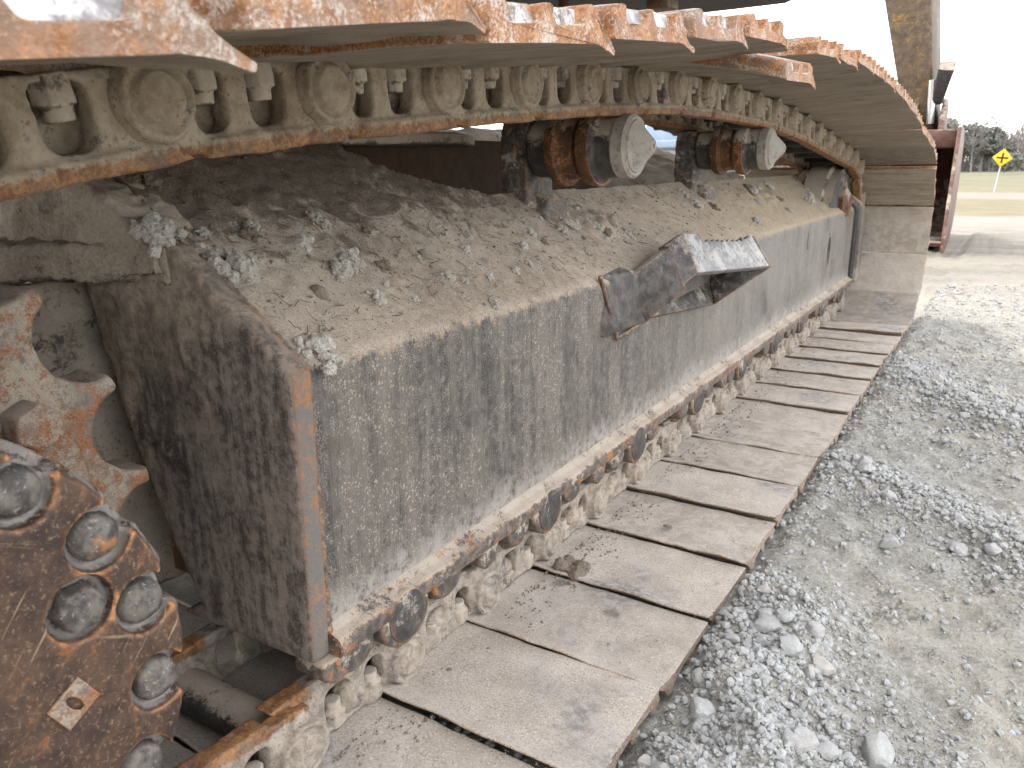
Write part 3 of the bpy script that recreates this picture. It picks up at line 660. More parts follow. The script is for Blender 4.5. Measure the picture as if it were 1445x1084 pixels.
def build_frame_details():
    slot = [(3.725+.034*math.cos(a), .345+.075*math.sin(a)) for a in np.linspace(0, 2*PI, 33)[:-1]]
    slit = [(3.705, .425), (3.72, .425), (3.72, .435), (3.705, .435)]
    me = plate_curve('slotted_panel', [(3.62, .26), (3.84, .26), (3.84, .44), (3.62, .44)], [slot, slit], .012, 0, M['frame'], Matrix.Translation((SX-.006, 0, 0)) @ YZ)
    put('slotted_panel', me, TF)
    # end plate facing the sprocket, its inner edge cut round it
    poly = [(-.662, .136), (-.655, .45), (-.653, .512)]
    poly += [(-.845, .650), (-1.045, .660), (-1.045, .592), (-1.018, .496), (-.995, .43), (-.965, .34), (-.925, .24), (-.880, .155), (-.93, .128)]
    ep = plate_curve('end_plate', poly, [], .032, .004, M['endplate'], Matrix.Translation((0, .584, 0)) @ XZ)
    ep = evaluated(ep, [('REMESH', dict(mode='VOXEL', voxel_size=.0045)), ('SMOOTH', dict(iterations=2, factor=.5))], M['endplate'])
    off = Vector((3, 1, 2)); nn = [v.normal.copy() for v in ep.vertices]
    for v, q in zip(ep.vertices, nn):
        p = v.co; inner = min(1, max(0, (-.72-p.x+(p.z-.45)*.7)/.12))
        v.co = p+q*(.0006*FR(p, 60, 3)+inner*(.003*FR(p, 20, 4)+.006*max(0, FR(p+off, 14, 4)-.05)*(1 if q.y < -.5 else 0)))
    smooth(ep); ep.name = 'end_plate'; put('end_plate', ep, TF)
    bm = bmesh.new(); pts = [(-.6655, .601, .165+.0045*k) for k in range(74)]
    tube(bm, pts, lambda i: .0052+.0009*math.sin(i*1.9)+random.uniform(-.0006, .0006), 8)
    put('weld_bead', mesh('weld_bead', bm, M['flange'], True), TF)
    bm = bmesh.new(); pts = [tuple(Vector((-.668, .603, .508))+SD*(.004*k)+SN*.004) for k in range(52)]
    tube(bm, pts, lambda i: .0065+random.uniform(-.001, .001), 8); put('weld_bead', mesh('weld_bead', bm, M['endplate'], True), TF)
    # bottom flange, its dusty fillet of weld
    bm = bmesh.new(); n = 180; rings = []
    sec = round_poly([(-.70, .134, 0), (-.648, .133, .004), (-.647, .159, .005), (-.662, .164, .003), (-.672, .174, .003), (-.70, .174, 0)], 3)
    for i in range(n+1):
        y = .602+(4.30-.602)*i/n
        rings.append([bm.verts.new((x+(.0022*FR((y, z, 1), 9, 3)+.0012*FR((y, z, 4), 45, 2) if x > -.69 else 0), y, z+(.0016*FR((y, x, 3), 14, 3) if x > -.69 else 0))) for x, z in sec])
    m_ = len(sec)
    for a, b in zip(rings, rings[1:]):
        for k in range(m_): bm.faces.new((a[k], a[(k+1) % m_], b[(k+1) % m_], b[k]))
    bm.faces.new(rings[0][::-1]); bm.faces.new(rings[-1])
    put('bottom_flange', mesh('bottom_flange', bm, M['flange'], True, 45), TF)
    # core of the box so that no light leaks through it, and the brown inner wall
    bm = bmesh.new(); prism(bm, [(-.69, .165), (-.69, .47), (-.90, .625), (-.985, .625), (-.985, .165)], 'y', .603, 4.29)
    put('frame_core', mesh('frame_core', bm, M['brown']), TF)
    bm = bmesh.new(); bx(bm, -1.16, -1.13, .70, 2.3, .15, .80); put('inner_wall', bevelled('inner_wall', bm, M['wall'], .004), TF)
    bm = bmesh.new(); hexa(bm, [(-1.13, .9, .775), (-1.04, .9, .775), (-1.02, 1.40, .785), (-1.13, 1.62, .785), (-1.13, .9, .80), (-1.04, .9, .80), (-1.02, 1.40, .81), (-1.13, 1.62, .81)])
    put('window_lintel', bevelled('window_lintel', bm, M['mudsteel'], .006), TF)
    # shelf that leads back over the final drive
    bm = bmesh.new(); prism(bm, [(-.846, .566), (-.905, .566), (-1.084, .482), (-1.32, .36), (-1.6, .36), (-1.6, .95), (-1.12, .95), (-.90, .60)], 'z', .602, .648)
    me = baked('rear_shelf', bm, M['packed'], .009, 2, ((18, .010), (60, .004))); put('rear_shelf', me, TF)
    bm = bmesh.new(); prism(bm, [(-.855, .61), (-.855, .648), (-.93, .695), (-1.08, .79), (-1.16, .79), (-1.22, .61)], 'y', .55, .635)
    put('packed_mud', baked('packed_mud', bm, M['packed'], .006, 3, ((12, .012), (40, .006))), TF)
    bm = bmesh.new(); bx(bm, -1.7, -1.28, .80, .84, .60, .9); put('rear_plate', bevelled('rear_plate', bm, M['cap'], .004), TF)
    bm = bmesh.new(); bx(bm, -1.10, -1.062, -.30, .70, .10, .60); put('drive_guard', baked('drive_guard', bm, M['mudsteel'], .012, 1, ((9, .012), (40, .004))), TF)
    # collar and nose of the idler end
    def band(off, y0, y1, name, mat, bev):
        bm = bmesh.new(); o = off
        poly = round_poly([(SX+o, .140, .01), (SX+o, .520+o*.4, .05), (-.905, .692+o*1.1, .03), (-.99, .68, 0), (-.99, .14, 0)], 5)
        prism(bm, poly, 'y', y0, y1); put(name, bevelled(name, bm, mat, bev, 2, 30), TF)
    band(.016, 4.30, 4.345, 'end_collar', M['black'], .006); band(.034, 4.3455, 4.45, 'idler_guard', M['frame'], .02)
    # black strip on the sheet, painting in the shade of a slit
    bm = bmesh.new(); bx(bm, SX-.004, SX+.0012, 3.26, 3.276, .405, .47); put('slit_shade_strip', mesh('slit_shade_strip', bm, M['black']), TF)
build_frame_details()

# ---- track rollers under the flange
def roller_meshes():
    bm = bmesh.new(); lathe(bm, (-.81, 0, .168), 'x', [(.05, -.16), (.092, -.155), (.092, -.13), (.074, -.125), (.074, .075), (.092, .08), (.092, .105), (.05, .11)], 28)
    body = mesh('track_roller', bm, M['brown'], True, 35)
    bm = bmesh.new(); out = [(-.052, .135)]+[(.052*math.cos(a), .122+.045*math.sin(a)) for a in np.linspace(PI, 2*PI, 15)]+[(.052, .135)]
    prism(bm, out, 'x', -.705, -.650); collar = bevelled('end_collar', bm, M['cast'], .006, 3, 30, ((40, .0012),))
    bm = bmesh.new(); el = [(.038*math.cos(a), .124+.039*math.sin(a)) for a in np.linspace(0, 2*PI, 29)[:-1]]
    prism(bm, el, 'x', -.66, -.6475); face = bevelled('collar_disc', bm, M['drum'], .0015, 2, 40)
    bm = bmesh.new(); out = [(-.035, .134)]+[(.035*math.cos(a), .118+.026*math.sin(a)) for a in np.linspace(PI, 2*PI, 11)]+[(.035, .134)]
    prism(bm, out, 'x', -.72, -.655); cyl(bm, (-.685, .005, .092), 'z', .016, .022, 12)
    block = bevelled('bolt_block', bm, M['cast'], .005, 2, 40, ((40, .0012),))
    return body, collar, face, block
RB = roller_meshes()
for k in range(9):
    y = .735+.41*k
    r = put('track_roller', RB[0], EX, loc=(0, y, 0)); put('end_collar', RB[1], r); put('collar_disc', RB[2], r); put('bolt_block', RB[3], r, loc=(0, -.098, 0)); put('bolt_block', RB[3], r, loc=(0, .105, .006))
def guard_lug():
    bm = bmesh.new(); out = [(-.022, .134), (-.022, .11), (.0, .094), (.03, .100), (.04, .134)]
    prism(bm, out, 'x', -.71, -.655); return bevelled('roller_guard', bm, M['flange'], .005, 2, 30)
GL = guard_lug()
for y in (.60, .945, 1.36, 2.2, 3.0): put('roller_guard', GL, EX, loc=(0, y, -.002))

# ---- carrier rollers on their stanchions
def carrier_meshes():
    bm = bmesh.new()
    lathe(bm, (0, 0, 0), 'x', [(.03, -.235), (.055, -.23), (.0585, -.222), (.0585, -.182), (.071, -.176), (.0755, -.168), (.0755, -.156), (.062, -.150), (.060, -.122), (.052, -.117), (.052, -.108), (.0735, -.104), (.0755, -.096), (.0745, -.080), (.060, -.074), (.0595, -.028), (.05, -.026)], 48)
    drum = baked('carrier_roller', bm, M['drum'], .0035, 1, ((60, .0007),))
    bm = bmesh.new(); lathe(bm, (0, 0, 0), 'x', [(.06, -.179), (.0725, -.1775), (.0765, -.1685), (.0765, -.1555), (.0635, -.149), (.0612, -.1215), (.0525, -.1168), (.0525, -.1082), (.074, -.1048), (.0765, -.0965), (.0755, -.079), (.06, -.0785)], 48)
    fl = mesh('roller_flange', bm, M['brown'], True, 50)
    bm = bmesh.new(); lathe(bm, (0, 0, 0), 'x', [(.058, -.040), (.0615, -.036), (.0615, -.012), (.056, -.006), (.051, -.008), (.049, -.004), (.044, -.002), (.014, .028), (.012, .030)], 48)
    cyl(bm, (.030, 0, 0), 'x', .005, .006, 6)
    cap = mesh('end_cap', bm, M['cap'], True, 35)
    return drum, fl, cap
CM = carrier_meshes()
def stanchion(y):
    bm = bmesh.new()
    prism(bm, [(-.055, .60), (.07, .60), (.055, .72), (.058, .80), (.045, .838), (-.045, .838), (-.055, .80)], 'x', -.305, -.238)
    prism(bm, [(-.06, .55), (.085, .50), (.06, .66), (-.03, .68)], 'x', -.30, -.20)
    cyl(bm, (-.27, 0, .77), 'x', .055, .07, 24)
    me = bmesh.new(); me.free()
    return baked('stanchion', bm, M['cast'], .0055, 2, ((20, .005), (70, .002)))
ST = stanchion(0)
for y, zc in ((1.475, .772), (2.50, .780)):
    c = put('carrier_roller', CM[0], EX, loc=(-.635, y, zc)); put('roller_flange', CM[1], c); put('end_cap', CM[2], c)
    s_ = put('roller_stanchion', ST, EX, loc=(-.635, y+.02, 0)); bm = bmesh.new(); cyl(bm, (-.234, -.03, .815), 'x', .012, .012, 16); put('bolt', mesh('bolt', bm, M['black'], True, 40), s_)

# ---- idler at the front
def idler():
    bm = bmesh.new(); lathe(bm, (XC, YC_I, ZC_I), 'x', [(.05, -.11), (.10, -.105), (.285, -.095), (.308, -.09), (.308, -.055), (.325, -.045), (.325, .045), (.308, .055), (.308, .09), (.285, .095), (.10, .105), (.05, .11)], 56)
    o = put('idler_wheel', mesh('idler_wheel', bm, M['drum'], True, 35), EX)
    bm = bmesh.new(); lathe(bm, (-.69, YC_I-.05, .545), 'x', [(.05, -.09), (.082, -.085), (.082, -.03), (.075, -.028), (.078, -.022), (.078, .01), (.06, .02), (.05, .03)], 32)
    put('hub_boss', mesh('hub_boss', bm, M['brown'], True, 40), o)
idler()

# ---- sprocket, drive plate and cover
SY, SZc = .09, .39
def sprocket():
    bm = bmesh.new(); pts = []
    nT = 20; base = R(3.4)
    for k in range(nT):
        a0 = base+2*PI*k/nT
        mid = a0+R(9); cc = Vector((math.cos(mid), math.sin(mid)))*.373; tn = Vector((-math.sin(mid), math.cos(mid)))
        for q in range(13):
            w = R(172-164*q/12); p = cc+(-tn*math.cos(PI-w))*.0495-cc.normalized()*math.sin(w)*.0495; pts.append((SY+p.x, SZc+p.y))
    me = plate_curve('sprocket', pts, [[(SY+.20*math.cos(a), SZc+.20*math.sin(a)) for a in np.linspace(0, 2*PI, 49)[:-1]]], .062, .006, M['sprocket'], Matrix.Translation((-.80, 0, 0)) @ YZ)
    me = evaluated(me, [('REMESH', dict(mode='VOXEL', voxel_size=.0032)), ('SMOOTH', dict(iterations=1, factor=.5))], M['sprocket']); lump(me, ((40, .0016), (12, .002))); smooth(me)
    sp = put('sprocket', me, EX)
    bm = bmesh.new(); lathe(bm, (-.7665, SY, SZc), 'x', [(.19, -.03), (.308, -.028), (.308, -.004), (.300, .004), (.19, .004)], 96)
    put('sprocket_ring', mesh('sprocket_ring', bm, M['sprocket'], True, 40), sp)
    bm = bmesh.new(); lathe(bm, (-.757, SY, SZc), 'x', [(.15, -.03), (.243, -.028), (.243, .010), (.236, .016), (.15, .016)], 96)
    put('sprocket_ring', mesh('sprocket_ring', bm, M['sprocket'], True, 40), sp)
    bm = bmesh.new(); cyl(bm, (0, 0, 0), 'x', .0235, .034, 6, None, .4); hb = bevelled('hex_bolt', bm, M['sprocket'], .003, 2, 30, ((50, .001),))
    for k in range(18):
        a = R(25.5+20*k); put('hex_bolt', hb, sp, loc=(-.748, SY+.274*math.cos(a), SZc+.274*math.sin(a)))
    # cover of the final drive
    bm = bmesh.new(); lathe(bm, (-.60, SY, SZc), 'x', [(.17, -.15), (.214, -.14), (.221, -.08), (.2205, .088), (.214, .0985), (.18, .1), (.05, .1)], 128)
    base = mesh('final_drive_cover', bm, M['hub'])
    bm = bmesh.new(); spots = [(11.5+20*k, .194) for k in range(18)]+[(21.6, .156), (141.6, .156), (261.6, .156)]
    for d, r in spots:
        a = R(d); cyl(bm, (-.497, SY+r*math.cos(a), SZc+r*math.sin(a)), 'x', .0215, .030, 28, .026)
    for k in range(18):
        a = R(11.5+20*k); cyl(bm, (-.49, SY+.229*math.cos(a), SZc+.229*math.sin(a)), 'x', .0205, .075, 24, .0265)
    cut = D.objects.new('cut', mesh('cut', bm, M['hub'])); COL.objects.link(cut)
    me = evaluated(base, [('BOOLEAN', dict(operation='DIFFERENCE', object=cut, solver='EXACT', use_self=True)), ('REMESH', dict(mode='VOXEL', voxel_size=.0021)), ('SMOOTH', dict(iterations=5, factor=.5))], M['hub'])
    D.objects.remove(cut); lump(me, ((14, .0016), (60, .0007))); smooth(me); me.name = 'final_drive_cover'
    cov = put('final_drive_cover', me, EX)
    bm = bmesh.new(); lathe(bm, (0, 0, 0), 'x', [(.0165, -.02), (.0172, -.004), (.0165, .002), (.0138, .006), (.008, .008), (.003, .0084)], 24)
    dome = mesh('bolt', bm, M['bolt'], True); lump(dome, ((60, .0016),))
    bm = bmesh.new(); cyl(bm, (0, 0, 0), 'x', .0185, .022, 6, .0168); hx = baked('bolt', bm, M['bolt'], .0022, 2, ((60, .0008),))
    for i, (d, r) in enumerate(spots):
        a = R(d); put('bolt', dome if r > .17 else hx, cov, loc=(-.509, SY+r*math.cos(a), SZc+r*math.sin(a)))
    # small scuffed tab of bare metal on the cover face
    tb = plate_curve('scuffed_tab', [(.203, .373), (.231, .371), (.233, .395), (.206, .397)], [[(.2185+.0035*math.cos(a), .3835+.0085*math.sin(a)) for a in np.linspace(0, 2*PI, 15)[:-1]]], (.003), .0008, M['sprocket'], Matrix.Translation((-.4988, 0, 0)) @ YZ)
    cg = Vector((-.4985, .2175, .3835)); tb.transform(Matrix.Translation(cg) @ Matrix.Rotation(R(35), 4, 'X') @ Matrix.Translation(-cg)); put('scuffed_tab', tb, cov)
sprocket()

# ---- step bracket on the frame side
def step():
    st = put('step_bracket', None, EX)
    def strip(name, top0, top1, bot0, bot1, mat, th=.018, n=14, teeth=False):
        T0, T1, B0, B1 = map(Vector, (top0, top1, bot0, bot1)); nn = (T1-T0).cross(B0-T0).normalized()
        if nn.z < 0: nn = -nn
        bm = bmesh.new(); ring = []
        for i in range(n*3+1):
            f = i/(n*3); a = T0.lerp(T1, f); b = B0.lerp(B1, f)
            if teeth and .2 < f < .9: a = a.lerp(b, .05 if i % 3 == 0 else 0.13)
            if teeth and .2 < f < .78: a = a+(b-a)*.08
            ring.append([bm.verts.new(q) for q in (a, b, b-nn*th, a-nn*th)])
        for p, q in zip(ring, ring[1:]):
            for k in range(4): bm.faces.new((p[k], p[(k+1) % 4], q[(k+1) % 4], q[k]))
        bm.faces.new(ring[0][::-1]); bm.faces.new(ring[-1])
        put(name, bevelled(name, bm, mat, .0022, 2, 50, ((30, .0008),)), st)
    A, B, C, Dd = (-.668, 1.590, .405), (-.58, 1.698, .501), (-.52, 2.117, .474), (-.64, 2.031, .376)
    Bt, Ct, At = (-.632, 1.733, .584), (-.572, 2.108, .554), (-.690, 1.505, .498)
    mid_t = tuple(Vector(At).lerp(Vector(Bt), .62)+Vector((.012, 0, .012)))
    mid_b = tuple(Vector(A).lerp(Vector(B), .62)+Vector((.008, 0, .004)))
    strip('step_leg', At, mid_t, A, mid_b, M['stepdark']); strip('step_leg', mid_t, Bt, mid_b, B, M['stepdark'])
    strip('step_tread', Bt, Ct, B, C, M['tread'], teeth=True)
    Dt = (-.685, 2.10, .45); strip('step_return', Ct, Dt, C, Dd, M['stepdark']); strip('step_return', Dt, (-.69, 1.62, .43), Dd, A, M['stepdark'], .010)
    bm = bmesh.new()
    hexa(bm, [(-.68, 1.38, .40), (-.662, 1.40, .40), (-.655, 1.60, .40), (-.68, 1.60, .39), (-.70, 1.37, .520), (-.685, 1.39, .520), (-.660, 1.53, .520), (-.70, 1.53, .530)])
    put('step_gusset', bevelled('step_gusset', bm, M['stepdark'], .006, 2, 30, ((30, .003),)), st)
    bm = bmesh.new(); tube(bm, [tuple(Vector((-.672, 1.385, .525)).lerp(Vector((-.664, 1.455, .385)), k/24)) for k in range(25)]+[tuple(Vector((-.664, 1.455, .385)).lerp(Vector((-.664, 1.62, .402)), k/20)) for k in range(1, 21)],
                           lambda i: .0042+random.uniform(-.0012, .0012), 8); put('weld_bead', mesh('weld_bead', bm, M['stepdark'], True), st)
step()

# ---- carbody, far track, upper structure
def rest_of_machine():
    bm = bmesh.new()
    hexa(bm, [(-3.1, .8, .45), (-1.3, .8, .45), (-1.3, 2.9, .45), (-3.1, 2.9, .45), (-3.0, .9, .92), (-1.6, .9, .86), (-1.6, 2.8, .86), (-3.0, 2.8, .92)])
    put('carbody', baked('carbody', bm, M['brown'], .03, 1, ((6, .02),)), EX)
    bm = bmesh.new()
    hexa(bm, [(-1.5, 2.3, .40), (-1.0, 2.75, .40), (-1.0, 3.75, .40), (-1.5, 3.45, .40), (-1.55, 2.35, .80), (-1.13, 2.95, .70), (-1.08, 3.75, .70), (-1.55, 3.45, .86)])
    put('carbody_leg', baked('carbody_leg', bm, M['mudsteel'], .02, 1, ((9, .025),)), EX)
    XF = -3.4
    bm = bmesh.new(); prism(bm, [(XF-.25, .14), (XF+.13, .14), (XF+.13, .50), (XF-.06, .66), (XF-.25, .66)], 'y', .57, 4.3); put('track_frame', bevelled('track_frame', bm, M['frame'], .02), EX)
    for i, (a, t, n) in enumerate(FRM):
        put('track_shoe', SHOES[i % 4], EX, mw=link_matrix(a, t, n, XF) @ Matrix.Translation((0, 0, .03)))
    # deck with chamfered front corner, seen from below
    bm = bmesh.new(); prism(bm, [(-3.5, -2.6), (-.80, -2.6), (-.74, -2.5), (-.74, 3.10), (-.80, 3.17), (-1.15, 3.17), (-1.30, 3.0), (-3.5, 3.0)], 'z', 1.302, 1.40)
    dk = put('upper_deck', bevelled('upper_deck', bm, M['deck'], .012, 2), EX)
    bm = bmesh.new(); prism(bm, [(-3.52, -2.62), (-.79, -2.62), (-.70, -2.5), (-.70, 3.12), (-.79, 3.22), (-1.2, 3.22), (-1.3, 3.1), (-3.52, 3.1)], 'z', 1.4005, 1.60); put('deck_skirt', bevelled('deck_skirt', bm, M['yellow'], .015, 2), dk)
    bm = bmesh.new(); bx(bm, -1.14, -1.06, 2.66, 2.76, 1.245, 1.3015); put('deck_lug', bevelled('deck_lug', bm, M['yellow'], .006), dk)
    bm = bmesh.new(); cyl(bm, (-1.42, 2.6, 1.28), 'z', .022, .05, 16); put('drain_pipe', mesh('drain_pipe', bm, M['brown'], True, 40), dk)
    bm = bmesh.new(); cyl(bm, (-2.1, 1.3, 1.10), 'z', .62, .40, 48); put('slew_ring', mesh('slew_ring', bm, M['black'], True, 40), dk)
    bm = bmesh.new(); bx(bm, -3.5, -.74, -3.2, 2.6, 1.60, 3.0); put('engine_house', bevelled('engine_house', bm, M['house'], .06, 3), dk)
    bm = bmesh.new(); bx(bm, -2.0, -.74, 2.605, 4.36, 1.62, 3.1); put('unseen_cab', bevelled('unseen_cab', bm, M['house'], .06, 3), dk)  # unseen cab, sized and placed to cast shade on the near ground
    # stick and bucket standing out in front
    bm = bmesh.new()
    hexa(bm, [(-.955, 9.05, .80), (-.735, 9.05, .80), (-.70, 9.45, .80), (-.92, 9.45, .80), (-1.82, 9.0, 4.1), (-1.17, 9.0, 4.1), (-1.10, 9.6, 4.1), (-1.75, 9.6, 4.1)])
    put('dipper_arm', bevelled('dipper_arm', bm, M['yellow'], .02, 2), EX)
    bk = put('bucket', None, EX, mw=Matrix.Translation((-.515, 9.0, 0)) @ Matrix.Rotation(R(2.1), 4, 'Z') @ Matrix.Translation((.500, -9.0, 0)))
    # bucket shell: curved back plate swept along x, opening towards the machine
    back = [(9.35, 1.02), (9.75, .98), (10.1, .82), (10.28, .55), (10.2, .28), (9.9, .06), (9.2, -.02), (8.0, .0)]
    bm = bmesh.new(); ring = []
    for (y, z) in back: ring.append([bm.verts.new((x, y, z)) for x in (-1.62, -.52)])
    inn = []
    for i, (y, z) in enumerate(back):
        c = Vector((9.2, .5)); d = (c-Vector((y, z))).normalized()*.03
        if i >= 6: d = Vector((0, .03))
        inn.append([bm.verts.new((x, y+d.x, z+d.y)) for x in (-1.62, -.52)])
    for a, b in zip(ring, ring[1:]): bm.faces.new((a[0], a[1], b[1], b[0]))
    for a, b in zip(inn, inn[1:]): bm.faces.new((a[0], b[0], b[1], a[1]))
    for k in (0, 1):
        for i in range(len(back)-1): bm.faces.new((ring[i][k], inn[i][k], inn[i+1][k], ring[i+1][k]) if k else (ring[i][k], ring[i+1][k], inn[i+1][k], inn[i][k]))
    bm.faces.new((ring[0][0], inn[0][0], inn[0][1], ring[0][1])); bm.faces.new((ring[-1][0], ring[-1][1], inn[-1][1], inn[-1][0]))
    put('bucket_shell', mesh('bucket_shell', bm, M['bucket'], True, 40), bk)
    side = [(8.15, 1.03), (8.4, 1.06), (9.35, 1.05), (9.78, 1.0), (10.12, .84), (10.31, .55), (10.23, .26), (9.92, .04), (9.2, -.04), (7.62, -.02), (7.66, .16)]
    for x in (-1.655, -.515):
        bm = bmesh.new(); prism(bm, side, 'x', x, x+.032); put('side_plate', bevelled('side_plate', bm, M['bucket'], .008), bk)
    bm = bmesh.new(); bx(bm, -1.62, -.52, 8.6, 9.36, .86, 1.03); put('top_beam', bevelled('top_beam', bm, M['bucket'], .02), bk)
    bm = bmesh.new()
    for x in (-.95, -.70): prism(bm, [(8.7, 1.0), (9.5, 1.0), (9.4, 1.25), (9.15, 1.34), (8.95, 1.25)], 'x', x, x+.05)
    put('bucket_ear', bevelled('bucket_ear', bm, M['bucket'], .015), bk)
    bm = bmesh.new(); hexa(bm, [(-.79, 8.9, 1.28), (-.70, 8.9, 1.28), (-.70, 9.1, 1.28), (-.79, 9.1, 1.28), (-.76, 8.75, 1.58), (-.62, 8.75, 1.56), (-.62, 9.05, 1.68), (-.76, 9.05, 1.68)])
    put('bucket_linkage', bevelled('bucket_linkage', bm, M['black'], .02), bk)
    bm = bmesh.new(); tube(bm, [(-.78, 8.95, 1.10), (-.80, 8.9, 1.5)], .035, 16); put('ram_rod', mesh('ram_rod', bm, M['chrome'], True, 40), bk)
rest_of_machine()

# ------------------------------------------------------------------ stones and clods
def rock_mesh(name, seed, sub, mat, flat=.7, rough=.35):
    bm = bmesh.new(); bmesh.ops.create_icosphere(bm, subdivisions=sub, radius=1); rs = random.Random(seed)
    ax = (rs.uniform(.75, 1.2), rs.uniform(.65, 1.0), flat*rs.uniform(.8, 1.2)); o = Vector((rs.random()*50,)*3)
    cuts = [(Vector((rs.gauss(0, 1), rs.gauss(0, 1), rs.gauss(0, 1))).normalized(), rs.uniform(.6, .85)) for _ in range(7)]
    for v in bm.verts:
        p = v.co.copy(); p *= 1+rough*noise.fractal(p*1.6+o, 1, 2, 3)*.6
        for n, d in cuts:
            k = p.dot(n)-d
            if k > 0: p -= n*k*.9
        p += p.normalized()*.07*noise.fractal(p*5+o, 1, 2, 2)
        v.co = Vector((p.x*ax[0], p.y*ax[1], p.z*ax[2]))
    me = mesh(name, bm, mat, True, 32); return me
ROCKS = [rock_mesh('stone', k, 3, M['rock']) for k in range(9)]
def scatter_mesh(name, items, mat, sub=1, variants=6, seed=3):
    """many small stones joined into one mesh; items: (x, y, z, size)"""
    bases = []
    for k in range(variants):
        me = rock_mesh('tmp', 100+seed*10+k, sub, mat); v = np.empty(len(me.vertices)*3, 'f'); me.vertices.foreach_get('co', v)
        f = np.array([p.vertices[:] for p in me.polygons]); bases.append((v.reshape(-1, 3), f)); D.meshes.remove(me)
    V = []; F = []; o = 0
    for i, (x, y, z, s) in enumerate(items):
        b, f = bases[i % variants]; e = np.array(Euler((rng.uniform(-.5, .5), rng.uniform(-.5, .5), rng.uniform(0, 6.28))).to_matrix())
        V.append(b @ e.T*s+(x, y, z)); F.append(f+o); o += len(b)
    V = np.concatenate(V); F = np.concatenate(F)
    me = D.meshes.new(name); me.vertices.add(len(V)); me.vertices.foreach_set('co', V.astype('f').ravel())
    me.loops.add(F.size); me.loops.foreach_set('vertex_index', F.ravel().astype('i')); me.polygons.add(len(F))
    me.polygons.foreach_set('loop_start', np.arange(0, F.size, 3, dtype='i')); me.update(calc_edges=True); me.materials.append(mat); smooth(me, False); return me
def gravel():
    groups = [(BERMS[0], 'light grey crushed stone in the nearest heap against the shoe ends', 'stones of the heap against the shoe ends', 120, (.007, .021)),
              (BERMS[2], 'grey crushed stone in the middle row crossing the ground from the shoe ends', 'stones of the middle gravel row', 90, (.007, .022)),
              (BERMS[3], 'grey crushed stone in the far gravel row before the sunlit lot', 'stones of the far gravel row', 75, (.010, .026))]
    def along(line):
        seg = [math.dist(a, b) for a, b in zip(line, line[1:])]; r = random.random()*sum(seg)
        for (a, b), l in zip(zip(line, line[1:]), seg):
            if r < l: return a[0]+(b[0]-a[0])*r/l, a[1]+(b[1]-a[1])*r/l
            r -= l
        return line[-1]
    for (line, w, h), lab, grp, n, (s0, s1) in groups:
        line = [p for p in line if p[0] < .6]
        for k in range(n):
            x, y = along(line); x += random.gauss(0, w*.55); y += random.gauss(0, w*.55)
            if x < -.325: x = -.325+random.random()*.1
            s = s0*(s1/s0)**(random.random()**2.2)
            o = put('stone', ROCKS[k % 9], None, loc=(x, y, ground_h(x, y)+s*.25), label=lab, cat='stone', group=grp)
            o.scale = (s, s, s); o.rotation_euler = (random.uniform(-.4, .4), random.uniform(-.4, .4), random.uniform(0, 6.28))
    big = [(-.055, .965, .030, 'largest pale flat stone at the bottom edge of the photo'), (-.135, .90, .024, 'grey wedge of stone lying in the nearest heap'), (-.15, 1.10, .019, 'pointed pale stone standing apart from the nearest heap'),
           (-.12, 1.62, .026, 'broad grey stone at the near foot of the middle row'), (-.215, 1.93, .024, 'flat slab of stone beside the end of a shoe')]
    for i, (x, y, s, lab) in enumerate(big):
        o = put('stone', ROCKS[(i*2+1) % 9], None, loc=(x, y, ground_h(x, y)+s*.3), label=lab, cat='stone'); o.scale = (s, s, s*.9); o.rotation_euler = (.2, -.15, i*1.3)
    items = []
    for (line, w, h), n, s0, s1 in ((BERMS[0], 5200, .0022, .010), (BERMS[1], 1900, .002, .008), (BERMS[2], 6500, .003, .011), (BERMS[3], 7000, .004, .013)):
        for k in range(n):
            x, y = along(line); x += random.gauss(0, w*.72); y += random.gauss(0, w*.72)
            if x < -.33 or x > 1.3: continue
            s = s0*(s1/s0)**(random.random()**2); items.append((x, y, ground_h(x, y)+s*.3, s))
    for k in range(15000):
        y = .6+5.2*random.random()**1.8; x = -.33+1.5*random.random()**1.2
        s = .0016*(5)**(random.random()**2.6)*(1+y*.25); items.append((x, y, ground_h(x, y)-s*.05, s))
    for k in range(1500):   # stones that show in the gaps between shoes
        x = random.uniform(-.62, -.33); y = random.uniform(.6, 3.2); s = random.uniform(.004, .010); items.append((x, y, -.034+random.random()*.012, s))
    fines = []
    for k in range(30000):
        y = .6+4.6*random.random()**1.9; x = -.33+1.5*random.random()**1.25
        if NZ((x*1.4, y, 9), 3.2) < -.1 and random.random() < .6: continue
        q = .0012*(5.)**(random.random()**3)*(.8+y*.35); fines.append((x, y, ground_h(x, y)-q*.25, q))
    put('stone_fines', scatter_mesh('stone_fines', fines, M['grain'], 1, 8, 6), None, label='grey beige stone fines pressed into the ground beside the track', kind='stuff')
    put('gravel', scatter_mesh('gravel', items, M['rock'], 1, 8), None, label='fine loose gravel strewn over the ground beside the track', kind='stuff')
gravel()

